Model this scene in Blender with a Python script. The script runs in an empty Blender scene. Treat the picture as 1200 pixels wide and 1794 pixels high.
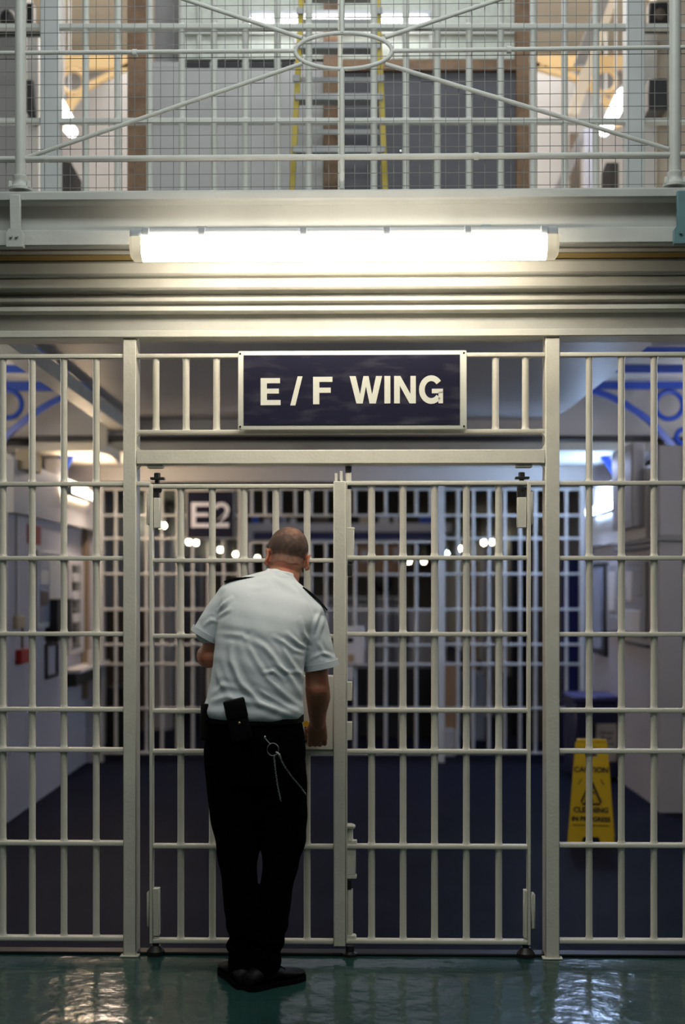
import bpy, bmesh, math, random
import numpy as np
from mathutils import Vector, Matrix
random.seed(7)
PI = math.pi
S = bpy.context.scene
C = S.collection
# ------------------------------------------------------------------ camera, world, exposure
F = 2491.7; D0 = 5.75; EYE = 1.5; HZ = 1025.0
cam_d = bpy.data.cameras.new('camera'); cam = bpy.data.objects.new('camera', cam_d); C.objects.link(cam)
cam.location = (0, -D0, EYE); cam.rotation_euler = (PI/2, 0, 0)
cam_d.sensor_fit = 'VERTICAL'; cam_d.sensor_height = 36; cam_d.lens = 50; cam_d.shift_y = (HZ-897)/1794
cam_d.clip_start = .1; cam_d.clip_end = 120
cam_d.dof.use_dof = True; cam_d.dof.focus_distance = 5.6; cam_d.dof.aperture_fstop = 1.5
S.camera = cam
S.view_settings.view_transform = 'Standard'; S.view_settings.look = 'None'
S.view_settings.exposure = 0.52; S.view_settings.gamma = 1; S.view_settings.use_curve_mapping = False
S.cycles.use_denoising = True; S.cycles.max_bounces = 7; S.cycles.diffuse_bounces = 4
S.cycles.sample_clamp_indirect = 6; S.cycles.caustics_reflective = False; S.cycles.caustics_refractive = False
W = bpy.data.worlds.new('world'); S.world = W; W.use_nodes = True
wn = W.node_tree.nodes; wl = W.node_tree.links
wtc = wn.new('ShaderNodeTexCoord'); wsp = wn.new('ShaderNodeSeparateXYZ'); wmr = wn.new('ShaderNodeValToRGB')
wl.new(wtc.outputs['Generated'], wsp.inputs[0]); wl.new(wsp.outputs['Z'], wmr.inputs[0]); wl.new(wmr.outputs[0], wn['Background'].inputs['Color'])
wmr.color_ramp.elements[0].color = (.012, .013, .013, 1); wmr.color_ramp.elements[0].position = .05
wmr.color_ramp.elements[1].color = (.62, .66, .62, 1); wmr.color_ramp.elements[1].position = .55
wn['Background'].inputs['Strength'].default_value = .28

L_MAIN, L_WARM, L_COOL = 15.5, 28.0, 34.0

def light(kind, name, loc, energy, color, size=(1, 1), rot=(0, 0, 0), radius=.1):
    d = bpy.data.lights.new(name, kind); d.energy = energy; d.color = color
    if kind == 'AREA': d.shape = 'RECTANGLE'; d.size, d.size_y = size
    elif kind == 'POINT': d.shadow_soft_size = radius
    o = bpy.data.objects.new(name, d); o.location = loc; o.rotation_euler = rot; C.objects.link(o); return o
# unseen lights added to brighten the corridor, hall, wing and upper landing
light('AREA', 'corridor_fill_light_left', (-1.85, 5.4, 2.44), 10, (1.0, .80, .66), (.25, .6))  # added pair: tints the second bars warm on the left, cool on the right
light('AREA', 'corridor_fill_light_right', (1.85, 5.4, 2.44), 12, (.52, .62, 1.0), (.25, .6))
light('AREA', 'hall_fill_light', (0, 11, 2.66), 12, (.86, .86, 1.0), (2.5, 6))  # added overhead light standing in for unseen hall fixtures
light('AREA', 'hall_far_light', (0, 26, 2.66), 60, (1.0, .9, .72), (2.5, 14))
light('AREA', 'atrium_fill_light', (0, -2.3, 5.0), 42, (.95, 1.0, .97), (2.4, .8), (math.radians(72), 0, 0))  # added to brighten the railing from the front, no fixture modelled
light('POINT', 'side_fill_light_left', (-2.6, 3.7, 2.60), 5.5, (1.0, .86, .68), radius=.15)  # added pair: lifts the deck underside, brackets and slab end
light('POINT', 'side_fill_light_right', (2.6, 3.9, 2.60), 5.5, (.85, .88, 1.0), radius=.15)
light('POINT', 'near_fill_light_left', (-2.5, 1.2, 2.4), 19, (1.0, .92, .85), radius=.15)  # added pair: lifts the slab soffit and the side walls
light('POINT', 'near_fill_light_right', (2.5, 1.2, 2.4), 17, (.95, .94, 1.0), radius=.15)
light('POINT', 'bay_bounce_light_left', (-2.6, 7.0, 6.85), 22, (1.0, .80, .55), radius=.2)  # added pair: stands in for bounce on the bay ceiling
light('POINT', 'bay_bounce_light_right', (2.6, 7.0, 6.85), 24, (1.0, .86, .70), radius=.2)
light('AREA', 'wing_fill_light', (0, 6.5, 7.0), 330, (1.0, .93, .84), (5, 7))  # added light over the wing, the ceiling above it is closed
light('AREA', 'landing_fill_light', (0, .9, 5.9), 24, (.95, .98, 1.0), (2.4, .6))  # added to brighten the upper landing, no fixture modelled

# ------------------------------------------------------------------ materials
def mat(name, col, rough=.5, metal=0, emit=None, strength=0, bump=0, bscale=60, var=0, vscale=8, spec=.5, coords='Object', col2=None):
    m = bpy.data.materials.new(name); m.use_nodes = True
    n = m.node_tree.nodes; l = m.node_tree.links; b = n['Principled BSDF']
    b.inputs['Base Color'].default_value = (*col, 1); b.inputs['Roughness'].default_value = rough
    b.inputs['Metallic'].default_value = metal; b.inputs['Specular IOR Level'].default_value = spec
    if emit: b.inputs['Emission Color'].default_value = (*emit, 1); b.inputs['Emission Strength'].default_value = strength
    tc = n.new('ShaderNodeTexCoord')
    if var:
        t = n.new('ShaderNodeTexNoise'); t.inputs['Scale'].default_value = vscale; t.inputs['Detail'].default_value = 5
        l.new(tc.outputs[coords], t.inputs[0])
        r = n.new('ShaderNodeValToRGB'); l.new(t.outputs[0], r.inputs[0])
        c2 = col2 or tuple(c*(1-var) for c in col)
        r.color_ramp.elements[0].color = (*c2, 1); r.color_ramp.elements[0].position = .35
        r.color_ramp.elements[1].color = (*col, 1); r.color_ramp.elements[1].position = .62
        l.new(r.outputs[0], b.inputs['Base Color'])
    if bump:
        t = n.new('ShaderNodeTexNoise'); t.inputs['Scale'].default_value = bscale; t.inputs['Detail'].default_value = 4
        l.new(tc.outputs[coords], t.inputs[0])
        bp = n.new('ShaderNodeBump'); bp.inputs['Strength'].default_value = bump; bp.inputs['Distance'].default_value = .01
        l.new(t.outputs[0], bp.inputs['Height']); l.new(bp.outputs[0], b.inputs['Normal'])
    return m
M = dict(
 cream=mat('cream_gloss_paint', (.70, .675, .585), .42, bump=.12, bscale=90, var=.07, vscale=14),
 greypaint=mat('grey_white_paint', (.56, .57, .54), .45, bump=.1, bscale=70, var=.08, vscale=10),
 beam=mat('beam_paint', (.58, .57, .51), .45, bump=.15, bscale=25, var=.12, vscale=5),
 web=mat('beam_web_paint', (.50, .51, .49), .5, bump=.15, bscale=25, var=.12, vscale=4),
 duct=mat('trunking_paint', (.50, .53, .54), .4, var=.08, vscale=6),
 teal_metal=mat('teal_paint', (.15, .27, .29), .45, var=.15),
 navy=mat('navy_sign', (.012, .012, .032), .28, var=.5, vscale=4, col2=(.018, .018, .042)),
 signwhite=mat('sign_white', (.66, .68, .62), .45),
 soffit=mat('soffit_paint', (.50, .49, .50), .45, var=.06, vscale=2),
 wall=mat('wall_paint', (.48, .47, .50), .5, bump=.1, bscale=40, var=.06, vscale=2),
 wallup=mat('upper_wall_paint', (.55, .49, .40), .6, var=.08, vscale=2),
 greywall=mat('grey_wall', (.33, .33, .34), .6, var=.08, vscale=2),
 whitewall=mat('white_wall', (.62, .60, .58), .5, var=.05, vscale=2),
 blue=mat('blue_ironwork', (.012, .06, .42), .35),
 creamiron=mat('cream_ironwork', (.72, .52, .27), .5),
 corrfloor=mat('corridor_vinyl', (.010, .012, .026), .6, bump=.05, bscale=4, var=.25, vscale=3, spec=.03),
 black=mat('black_plastic', (.008, .008, .009), .45),
 blackcloth=mat('black_cloth', (.0018, .0018, .002), .95, bump=.3, bscale=300, spec=.02),
 leather=mat('black_leather', (.003, .003, .003), .6, spec=.12),
 shoe=mat('black_shoe_leather', (.004, .004, .004), .5, spec=.2, bump=.1, bscale=80),
 sole=mat('black_rubber', (.003, .003, .003), .9, spec=.05),
 shirt=mat('white_shirt_cotton', (.66, .70, .73), .85, bump=.08, bscale=500, spec=.2),
 skin=mat('skin', (.44, .205, .125), .55, bump=.1, bscale=150, var=.3, vscale=22, col2=(.50, .165, .10), spec=.35),
 chrome=mat('steel', (.55, .55, .54), .25, metal=1),
 darksteel=mat('dark_steel', (.05, .052, .05), .45, metal=.6, var=.4, vscale=30),
 brass=mat('brass', (.75, .5, .25), .3, metal=1),
 yellow=mat('yellow_plastic', (.72, .44, .0), .45),
 ladder=mat('yellow_fibreglass', (.50, .39, .05), .5),
 alum=mat('aluminium', (.33, .34, .35), .5, metal=.2),
 wood=mat('brown_timber', (.24, .145, .085), .6, var=.35, vscale=12),
 door=mat('slate_door_panel', (.085, .085, .105), .5, var=.1),
 panel=mat('pale_grey_panel', (.42, .42, .43), .5, var=.04),
 frost=mat('frosted_window', (.62, .66, .60), .35, var=.1, vscale=30),
 wire=mat('grey_wire', (.17, .17, .165), .5),
 red=mat('red_plastic', (.38, .012, .012), .45),
 redpaper=mat('red_notice', (.33, .07, .06), .6),
 paper=mat('white_paper', (.62, .60, .56), .7),
 beige=mat('beige_plastic', (.50, .40, .25), .5),
 brownpipe=mat('brown_conduit', (.25, .18, .11), .5),
 glassy=mat('pale_blue_glazing', (.30, .33, .45), .15),
 darkglass=mat('dark_glazing', (.05, .05, .055), .1),
 tan=mat('tan_board', (.38, .24, .13), .6),
 brownboard=mat('brown_panel', (.10, .075, .055), .6, var=.2),
 bin=mat('navy_bin', (.015, .017, .07), .4),
 lidblue=mat('pale_navy_lid', (.05, .05, .16), .4),
 caution=mat('yellow_sign_plastic', (.62, .40, .0), .4),
 ink=mat('black_ink', (.008, .008, .008), .6),
 housing=mat('lamp_housing', (.55, .57, .60), .3),
 endcap=mat('lamp_end_clear', (.72, .66, .52), .3, emit=(1, .86, .6), strength=.35),
 tube=mat('main_lamp_glow', (.9, .9, .9), .4, emit=(1.0, .88, .70), strength=L_MAIN),
 tubewarm=mat('warm_tube_glow', (.9, .9, .9), .4, emit=(1.0, .74, .46), strength=L_WARM),
 tubecool=mat('cool_tube_glow', (.9, .9, .9), .4, emit=(.45, .66, 1.0), strength=L_COOL),
 tubewhite=mat('white_tube_glow', (.9, .9, .9), .4, emit=(1, .97, .95), strength=6),
 lampfar=mat('far_lamp_glow', (.9, .9, .9), .4, emit=(1, .93, .66), strength=22),
 lampfarb=mat('far_lamp_glow_blue', (.9, .9, .9), .4, emit=(.7, .95, 1), strength=22),
)
# the glossy teal painted floor: uneven paint film
def teal_floor():
    m = mat('teal_floor_paint', (.017, .060, .054), .15, spec=.34)
    n = m.node_tree.nodes; l = m.node_tree.links; b = n['Principled BSDF']
    tc = n.new('ShaderNodeTexCoord')
    t = n.new('ShaderNodeTexNoise'); t.inputs['Scale'].default_value = 2.2; t.inputs['Detail'].default_value = 6
    l.new(tc.outputs['Object'], t.inputs[0]); r = n.new('ShaderNodeValToRGB'); l.new(t.outputs[0], r.inputs[0])
    r.color_ramp.elements[0].color = (.014, .042, .040, 1); r.color_ramp.elements[0].position = .35
    r.color_ramp.elements[1].color = (.022, .072, .062, 1); r.color_ramp.elements[1].position = .7
    l.new(r.outputs[0], b.inputs['Base Color'])
    t1 = n.new('ShaderNodeTexNoise'); t1.inputs['Scale'].default_value = 11; t1.inputs['Detail'].default_value = 3
    t2 = n.new('ShaderNodeTexNoise'); t2.inputs['Scale'].default_value = 5; t2.inputs['Detail'].default_value = 2
    l.new(tc.outputs['Object'], t1.inputs[0]); l.new(tc.outputs['Object'], t2.inputs[0])
    ad = n.new('ShaderNodeMath'); ad.operation = 'ADD'; l.new(t1.outputs[0], ad.inputs[0]); l.new(t2.outputs[0], ad.inputs[1])
    bp = n.new('ShaderNodeBump'); bp.inputs['Strength'].default_value = .38; bp.inputs['Distance'].default_value = .012
    l.new(ad.outputs[0], bp.inputs['Height']); l.new(bp.outputs[0], b.inputs['Normal'])
    return m
M['teal'] = teal_floor()

# ------------------------------------------------------------------ helpers
YAW = Matrix.Rotation(math.radians(-1.25), 4, 'Z')   # the gate line stands slightly askew to the camera
def wx(px, y=0.): return (px-600)*(D0+y)/F
def wz(py, y=0.): return EYE+(HZ-py)*(D0+y)/F
def P(px, py, y): return Vector((wx(px, y), y, wz(py, y)))

class MB:
    def __init__(s): s.bm = bmesh.new()
    def poly(s, pts, extr):
        """polygon (list of 3D points) extruded by vector"""
        e = Vector(extr); a = [s.bm.verts.new(p) for p in pts]; b = [s.bm.verts.new(Vector(p)+e) for p in pts]
        n = len(pts); s.bm.faces.new(a); s.bm.faces.new(b[::-1])
        for i in range(n): s.bm.faces.new((a[i], b[i], b[(i+1) % n], a[(i+1) % n]))
        return s
    def box(s, x0, x1, y0, y1, z0, z1, bev=0, seg=1):
        t = bmesh.new()
        v = [t.verts.new((x, y, z)) for x in (x0, x1) for y in (y0, y1) for z in (z0, z1)]
        for f in ((0, 1, 3, 2), (4, 6, 7, 5), (0, 4, 5, 1), (2, 3, 7, 6), (0, 2, 6, 4), (1, 5, 7, 3)): t.faces.new([v[i] for i in f])
        if bev: bmesh.ops.bevel(t, geom=t.edges[:], offset=bev, segments=seg, affect='EDGES', profile=.5)
        s.merge(t); return s
    def merge(s, t, mx=None):
        if mx is not None: t.transform(mx)
        mp = {v: s.bm.verts.new(v.co) for v in t.verts}
        for f in t.faces:
            try: s.bm.faces.new([mp[v] for v in f.verts])
            except ValueError: pass
        t.free(); return s
    def tube(s, pts, r, seg=12, closed=False, caps=True):
        pts = [Vector(p) for p in pts]; n = len(pts); rs = r if isinstance(r, (list, tuple)) else [r]*n
        rings = []; prev = None
        for i, p in enumerate(pts):
            if closed: d = (pts[(i+1) % n]-pts[i-1]).normalized()
            else: d = ((pts[min(i+1, n-1)]-pts[max(i-1, 0)])).normalized()
            if prev is None:
                up = Vector((0, 0, 1)) if abs(d.z) < .9 else Vector((0, 1, 0)); u = d.cross(up).normalized()
            else: u = (prev-d*prev.dot(d)).normalized()
            prev = u; w = d.cross(u)
            rings.append([s.bm.verts.new(p+(u*math.cos(2*PI*k/seg)+w*math.sin(2*PI*k/seg))*rs[i]) for k in range(seg)])
        m = n if closed else n-1
        for i in range(m):
            a, b = rings[i], rings[(i+1) % n]
            for k in range(seg): s.bm.faces.new((a[k], a[(k+1) % seg], b[(k+1) % seg], b[k]))
        if not closed and caps: s.bm.faces.new(rings[0][::-1]); s.bm.faces.new(rings[-1])
        return s
    def lathe(s, prof, c=(0, 0, 0), seg=16):
        """prof: list of (r, z) around vertical axis"""
        rings = [[s.bm.verts.new((c[0]+r*math.cos(2*PI*k/seg), c[1]+r*math.sin(2*PI*k/seg), c[2]+z)) for k in range(seg)] for r, z in prof]
        for a, b in zip(rings, rings[1:]):
            for k in range(seg): s.bm.faces.new((a[k], a[(k+1) % seg], b[(k+1) % seg], b[k]))
        s.bm.faces.new(rings[0][::-1]); s.bm.faces.new(rings[-1]); return s
    def ell(s, c, r, rot=None, u=24, v=16):
        t = bmesh.new(); bmesh.ops.create_uvsphere(t, u_segments=u, v_segments=v, radius=1)
        mx = Matrix.Translation(c) @ (rot.to_4x4() if rot else Matrix.Identity(4)) @ Matrix.Diagonal((*r, 1))
        return s.merge(t, mx)
    def capsule(s, pts, rs, seg=14):
        s.tube(pts, rs, seg)
        for p, r in zip(pts, rs): s.ell(p, (r, r, r), None, 14, 10)
        return s
    def rings(s, R, seg=40):
        """closed loft through rings (list of lists of points)"""
        vr = [[s.bm.verts.new(p) for p in r] for r in R]; n = len(R[0])
        for a, b in zip(vr, vr[1:]):
            for k in range(n): s.bm.faces.new((a[k], a[(k+1) % n], b[(k+1) % n], b[k]))
        s.bm.faces.new(vr[0][::-1]); s.bm.faces.new(vr[-1]); return s
    def mesh(s, name):
        bmesh.ops.recalc_face_normals(s.bm, faces=s.bm.faces[:])
        me = bpy.data.meshes.new(name); s.bm.to_mesh(me); s.bm.free(); return me
    def build(s, name, m, parent=None, **k): return put(name, s.mesh(name), m, parent, **k)

def props(o, label=None, cat=None, group=None, kind=None):
    if label: o['label'] = label
    if cat: o['category'] = cat
    if group: o['group'] = group
    if kind: o['kind'] = kind
BASE = {}
def put(name, me, m, parent=None, label=None, cat=None, group=None, kind=None, front=False, smooth=38):
    if m is not None: me.materials.clear(); me.materials.append(m if not isinstance(m, str) else M[m])
    if smooth:
        for p in me.polygons: p.use_smooth = True
        me.set_sharp_from_angle(angle=math.radians(smooth))
    o = bpy.data.objects.new(name, me); C.objects.link(o)
    if parent is not None:
        b = BASE[parent.name]; me.transform(Matrix.Translation(-b)); o.parent = parent; BASE[o.name] = b
        # sub-parts: same base as the part itself
    else:
        co = np.empty(len(me.vertices)*3); me.vertices.foreach_get('co', co); co = co.reshape(-1, 3)
        lo, hi = co.min(0), co.max(0); c = Vector(((lo[0]+hi[0])/2, (lo[1]+hi[1])/2, lo[2]))
        me.transform(Matrix.Translation(-c)); BASE[o.name] = c
        if front: o.matrix_world = YAW @ Matrix.Translation(c)
        else: o.location = c
    props(o, label, cat, group, kind); return o
def thing(name, label, cat, base=(0, 0, 0), group=None, front=False, kind=None):
    o = bpy.data.objects.new(name, None); C.objects.link(o); o.empty_display_size = .1
    b = Vector(base); BASE[o.name] = b
    if front: o.matrix_world = YAW @ Matrix.Translation(b)
    else: o.location = b
    props(o, label, cat, group, kind); return o
def bx(name, m, x0, x1, y0, y1, z0, z1, parent=None, bev=0, **k): return MB().box(x0, x1, y0, y1, z0, z1, bev).build(name, m, parent, **k)
def struct(name, m, x0, x1, y0, y1, z0, z1, **k): return bx(name, m, x0, x1, y0, y1, z0, z1, kind='structure', **k)
def copy_part(o, dx=0, dy=0, dz=0):
    c = o.copy(); C.objects.link(c); c.location = Vector(o.location)+Vector((dx, dy, dz)); BASE[c.name] = BASE[o.name]; return c

def bar_mesh(z0, z1, zs, r=.0138, fl=.0045, x=0, y=0):
    prof = [(r, z0)]
    for z in sorted(zs):
        for dz, e in ((-.022, 0), (-.013, .35), (-.008, 1), (.008, 1), (.013, .35), (.022, 0)):
            zz = z+dz
            if z0 < zz < z1: prof.append((r+fl*e, zz))
    prof.append((r, z1)); return MB().lathe(prof, (x, y, 0), 14)

# ================================================================== STRUCTURE
struct('floor', 'teal', -4.2, 4.2, -9.5, .035, -.12, 0, front=False)
struct('floor', 'corrfloor', -2.9, 2.9, .035, 38, -.12, 0)
# low dark threshold strip under the gate line
MB().box(-2.9, 2.9, .0, .07, 0, .012, .003).build('trim_1', 'black', front=True, kind='structure')

# corridor walls (yw = depth behind the gate line)
struct('wall_left', 'wall', -2.32, -2.115, 3.23, 5.0, 0, 1.96)
struct('wall_left', 'wall', -2.32, -2.17, 5.0, 6.3, 0, 1.96)
struct('wall_left', 'whitewall', -2.34, -2.075, 3.23, 6.3, 1.96, 2.3)      # boxed bulkhead
struct('wall_left', 'whitewall', -2.9, -2.34, 3.25, 6.3, 0, 2.42)
struct('wall_left', 'whitewall', -2.95, -2.9, .2, 6.3, 0, 4.3)
struct('wall_right', 'wall', 2.12, 2.34, 3.75, 6.3, 0, 1.82)
struct('wall_right', 'whitewall', 2.07, 2.36, 3.95, 6.3, 1.82, 2.3)
struct('wall_right', 'whitewall', 2.36, 2.9, 3.75, 6.3, 0, 2.42)
struct('wall_right', 'wall', 2.09, 2.24, 3.62, 3.80, 0, 2.42)      # pilaster
struct('wall_right', 'wall', 2.24, 2.9, 3.60, 3.75, 0, 2.42)
struct('wall_right', 'whitewall', 2.9, 2.95, .2, 6.3, 0, 4.3)
# transverse wall above the corridor with its beam
struct('wall_back', 'whitewall', -2.9, 2.9, 4.98, 5.12, 2.62, 4.3)
MB().box(-2.34, 2.36, 4.90, 5.10, 2.50, 2.575, .006).build('trim_2', 'beam', kind='structure')
MB().box(-2.30, 2.32, 4.87, 4.93, 2.577, 2.618, .004).build('trim_3', 'black', kind='structure')
struct('ceiling', 'whitewall', -2.9, 2.9, 5.1, 6.3, 2.50, 2.56)
struct('wall_back', 'whitewall', -2.1, 2.1, 6.27, 6.40, 2.375, 2.56)      # lintel over the second line of bars
struct('wall_back', 'wall', -2.9, -2.06, 6.27, 6.40, 0, 2.56)
struct('wall_back', 'wall', 2.06, 2.9, 6.27, 6.40, 0, 2.56)
# bridge slab above the corridor, its upper side carries the first-floor landing
struct('ceiling', 'soffit', -1.6, 1.6, .12, 4.98, 2.75, 2.98)
# white trunking under the slab edge
MB().box(-1.72, -1.60, .9, 4.92, 2.655, 2.745, .005).build('cable_trunking', 'beam', label='white square trunking running back under the left edge of the landing slab', cat='trunking')
t = thing('wall_trunking', 'pale vertical trunking dropping beside the left post to a grey angled box', 'trunking', (-1.8, 4.8, 2.42))
bx('duct', 'beam', -1.83, -1.75, 4.84, 4.89, 2.48, 2.93, t, .004)
MB().poly([(-1.84, 4.8, 2.50), (-1.72, 4.8, 2.46), (-1.66, 4.8, 2.40), (-1.66, 4.8, 2.50), (-1.72, 4.8, 2.53)], (0, .1, 0)).build('end_box', 'duct', t)

# gallery deck, joists and curved brackets each side (upper galleries of the wing)
def bracket(name, px_pts, circ, y, m, label, th, beam_px, depth=.05, group=None):
    """ironwork bracket: px_pts strut centre line, circ = (cx, cy, r) ring, beam_px=(x0,x1,ytop,ybot)"""
    t = thing(name, label, 'bracket', (wx(px_pts[0][0], y), y, wz(px_pts[-1][1], y)), group)
    pts = [P(a, b, y) for a, b in px_pts]
    sm = []
    for i in range(len(pts)-1):
        p0 = pts[max(i-1, 0)]; p1 = pts[i]; p2 = pts[i+1]; p3 = pts[min(i+2, len(pts)-1)]
        for k in range(4):
            q = k/4; sm.append(.5*((2*p1)+(p2-p0)*q+(2*p0-5*p1+4*p2-p3)*q*q+(-p0+3*p1-3*p2+p3)*q**3))
    sm.append(pts[-1]); b = MB()
    tw = []
    for i, p in enumerate(sm):
        d = (sm[min(i+1, len(sm)-1)]-sm[max(i-1, 0)]).normalized(); nn = Vector((-d.z, 0, d.x))*th/2; tw.append((p+nn, p-nn))
    loop = [a for a, _ in tw]+[c for _, c in tw[::-1]]
    for i in range(len(tw)-1):
        b.poly([tw[i][0], tw[i+1][0], tw[i+1][1], tw[i][1]], (0, depth, 0))
    b.build('strut', m, t)
    x0, x1, yt, yb = beam_px
    bx('joist', m, wx(x0, y), wx(x1, y), y, y+depth, wz(yb, y), wz(yt, y), t, .003)
    for cx, cy, r in circ:
        c = P(cx, cy, y+.01); rr = r*(D0+y)/F
        MB().tube([c+Vector((rr*math.cos(a), 0, rr*math.sin(a))) for a in [2*PI*k/28 for k in range(28)]], .019, 8, True).build('ring', m, t)
    return t
YB = 4.6
struct('ceiling', 'whitewall', -2.9, -1.62, 2.2, 4.98, 3.06, 3.14)
struct('ceiling', 'whitewall', 1.62, 2.9, 2.2, 4.98, 3.06, 3.14)
bracket('iron_bracket', [(166, 684), (122, 692), (87, 706), (45, 734), (10, 764), (-22, 805), (-48, 850)], [(14, 708, 24), (-10, 762, 13)], YB, M['blue'],
        'blue curved iron gallery bracket with a ring, seen behind the left panel of bars', .042, (-60, 166, 655, 684))
bracket('iron_bracket', [(1030, 681), (1077, 697), (1133, 732), (1167, 766), (1192, 798), (1214, 835), (1234, 880)], [(1172, 710, 24), (1198, 765, 13)], YB, M['blue'],
        'blue curved iron gallery bracket with a ring, seen behind the right panel of bars', .042, (1034, 1262, 655, 681))
for sx, nm in ((-1, 'left'), (1, 'right')):
    for yy, z1, w in ((3.8, 3.02, 'nearer wide blue joist under the %s gallery deck' % nm), (3.0, 2.965, 'nearest thin blue joist under the %s gallery deck' % nm)):
        a, b_ = sorted((sx*1.64, sx*2.88)); MB().box(a, b_, yy, yy+.05, 2.93, z1, .003).build('gallery_joist', 'blue', label=w, cat='joist')
bracket('iron_bracket', [(112, 800), (124, 800), (117, 812), (108, 826)], [], 5.25, M['blue'], 'small blue bracket corner above the warm tube on the left corridor wall', .03, (100, 132, 796, 801))
bracket('iron_bracket', [(1056, 799), (1066, 808), (1076, 822), (1082, 836)], [], 5.25, M['blue'], 'small blue bracket corner above the cool tube on the right corridor wall', .05, (1052, 1092, 796, 800))

# ================================================================== BEAM STACK above the gate line (front frame)
def band(name, m, y0, y1, pt, pb, bev=.004):
    """horizontal member filling pixel rows pt..pb at its front face depth y0"""
    return MB().box(-2.9, 2.9, y0, y1, wz(pb, y0), wz(pt, y0), bev).build(name, m, front=True, kind='structure')
band('trim_4', 'web', -.24, .12, 331, 350, .008)          # landing kerb / upper flange
band('trim_5', 'web', -.17, .12, 348, 404, .003)          # web
band('trim_6', 'beam', -.02, .10, 436, 444, .003)
band('trim_7', 'beam', -.10, .10, 455, 481, .010)
band('trim_8', 'beam', -.06, .10, 483, 506, .010)
band('trim_9', 'web', .03, .12, 500, 530, .002)
band('trim_10', 'beam', -.02, .10, 519, 527, .003)
band('trim_11', 'beam', -.04, .10, 535, 544, .003)
band('trim_12', 'web', .03, .12, 528, 580, .002)
band('trim_13', 'beam', -.045, .11, 577, 590, .004)
band('trim_14', 'web', .04, .12, 400, 505, .002)
MB().box(-2.9, 2.9, -.01, .03, wz(455, 0), wz(446, 0), .001).build('cable', mat('dull_yellow_cable', (.30, .22, .08), .6), front=True, label='dull yellow cable run in the gap below the white conduit', cat='cable')
# square conduit run with its hangers
zc0, zc1 = wz(434, -.16), wz(405, -.16)
MB().box(-2.9, 2.9, -.21, -.155, zc0, zc1, .006).build('conduit', 'greypaint', front=True, label='long square white conduit behind the lit strip lamp', cat='conduit')
def hanger(px0, px1, m, label):
    t = thing('beam_clamp', label, 'clamp', (wx((px0+px1)/2, -.25), -.25, wz(430, -.25)), front=True)
    y = -.26; x0, x1 = wx(px0, y), wx(px1, y)
    MB().box(x0, x1, y, y+.02, wz(400, y), wz(337, y), .003).build('strap', m, t)
    xa = (x1-x0)*.25
    MB().poly([(x0, y-.01, wz(398, y)), (x1, y-.01, wz(398, y)), (x1+xa, y-.01, wz(405, y)), (x1+xa, y-.01, wz(430, y)), (x0-xa, y-.01, wz(430, y)), (x0-xa, y-.01, wz(405, y))], (0, .04, 0)).build('shoe', m, t)
    for xx in (x0+.01, x1-.01): MB().tube([(xx, y-.02, wz(412, y)), (xx, y-.005, wz(412, y))], .006, 6).build('bolt', m, t)
hanger(16, 35, M['greypaint'], 'white painted strap clamp hanging below the left railing post')
hanger(1186, 1206, M['teal_metal'], 'teal strap clamp hanging below the right railing post')

# ------------------------------------------------------------------ strip lamp
yl = -.46
t = thing('strip_lamp', 'long lit fluorescent strip lamp hung on the beam above the sign', 'lamp', (wx(607, yl), yl, wz(458, yl)), front=True)
x0, x1 = wx(233, yl), wx(981, yl)
MB().box(x0+.002, x1-.004, yl-.045, yl+.05, wz(419, yl), wz(403, yl), .008, 2).build('housing', 'housing', t)
zt, zb = wz(418, yl), wz(457, yl)
prof = []
for k in range(13):
    a = PI*k/12; prof.append((yl+.055*math.cos(a)*1.0, zt-(zt-zb)*math.sin(a)**.7))
def xsweep(prof, xa, xb, sc=1.0, end=1.0):
    b = MB(); cy = yl; ra = []
    for x, s_ in ((xa, end), (xa+(.012 if xb > xa else -.012), sc), (xb, sc)):
        ra.append([(x, cy+(y-cy)*s_, zt+(z-zt)*s_) for y, z in prof])
    b.rings(ra); return b
R0 = [[(x, y, z) for y, z in prof] for x in (x0+.045, x1-.045)]
MB().rings(R0).build('diffuser', 'tube', t, label='glowing diffuser')
for xa, xb in ((x0, x0+.0455), (x1, x1-.0455)): xsweep(prof, xa, xb, 1.0, .8).build('end_cap', 'endcap', t)
for px in (262, 360, 537, 682, 823, 955):
    MB().box(wx(px-6, yl), wx(px+6, yl), yl-.052, yl-.04, wz(421, yl), wz(402, yl), .002).build('clip', 'housing', t)
for px in (360, 855):
    MB().box(wx(px-9, yl), wx(px+9, yl), yl-.03, -.212, wz(404, yl), wz(398, yl), .002).build('mounting_bracket', 'duct', t)

# ================================================================== BARRED SCREEN (fixed) and double gate
RZ = [847.5, 978, 1111, 1243.5, 1314.5, 1478.5, 1645.5]
zr = [wz(p) for p in RZ]
def rail(b, xa, xb, z, th=.0175, y0=-.022, y1=.022): b.box(xa, xb, y0, y1, z-th/2, z+th/2, .004, 2)
t = thing('barred_screen', 'cream steel screen of round bars with posts and header filling the doorway line', 'barred screen', (0, 0, 0), front=True)
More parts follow.
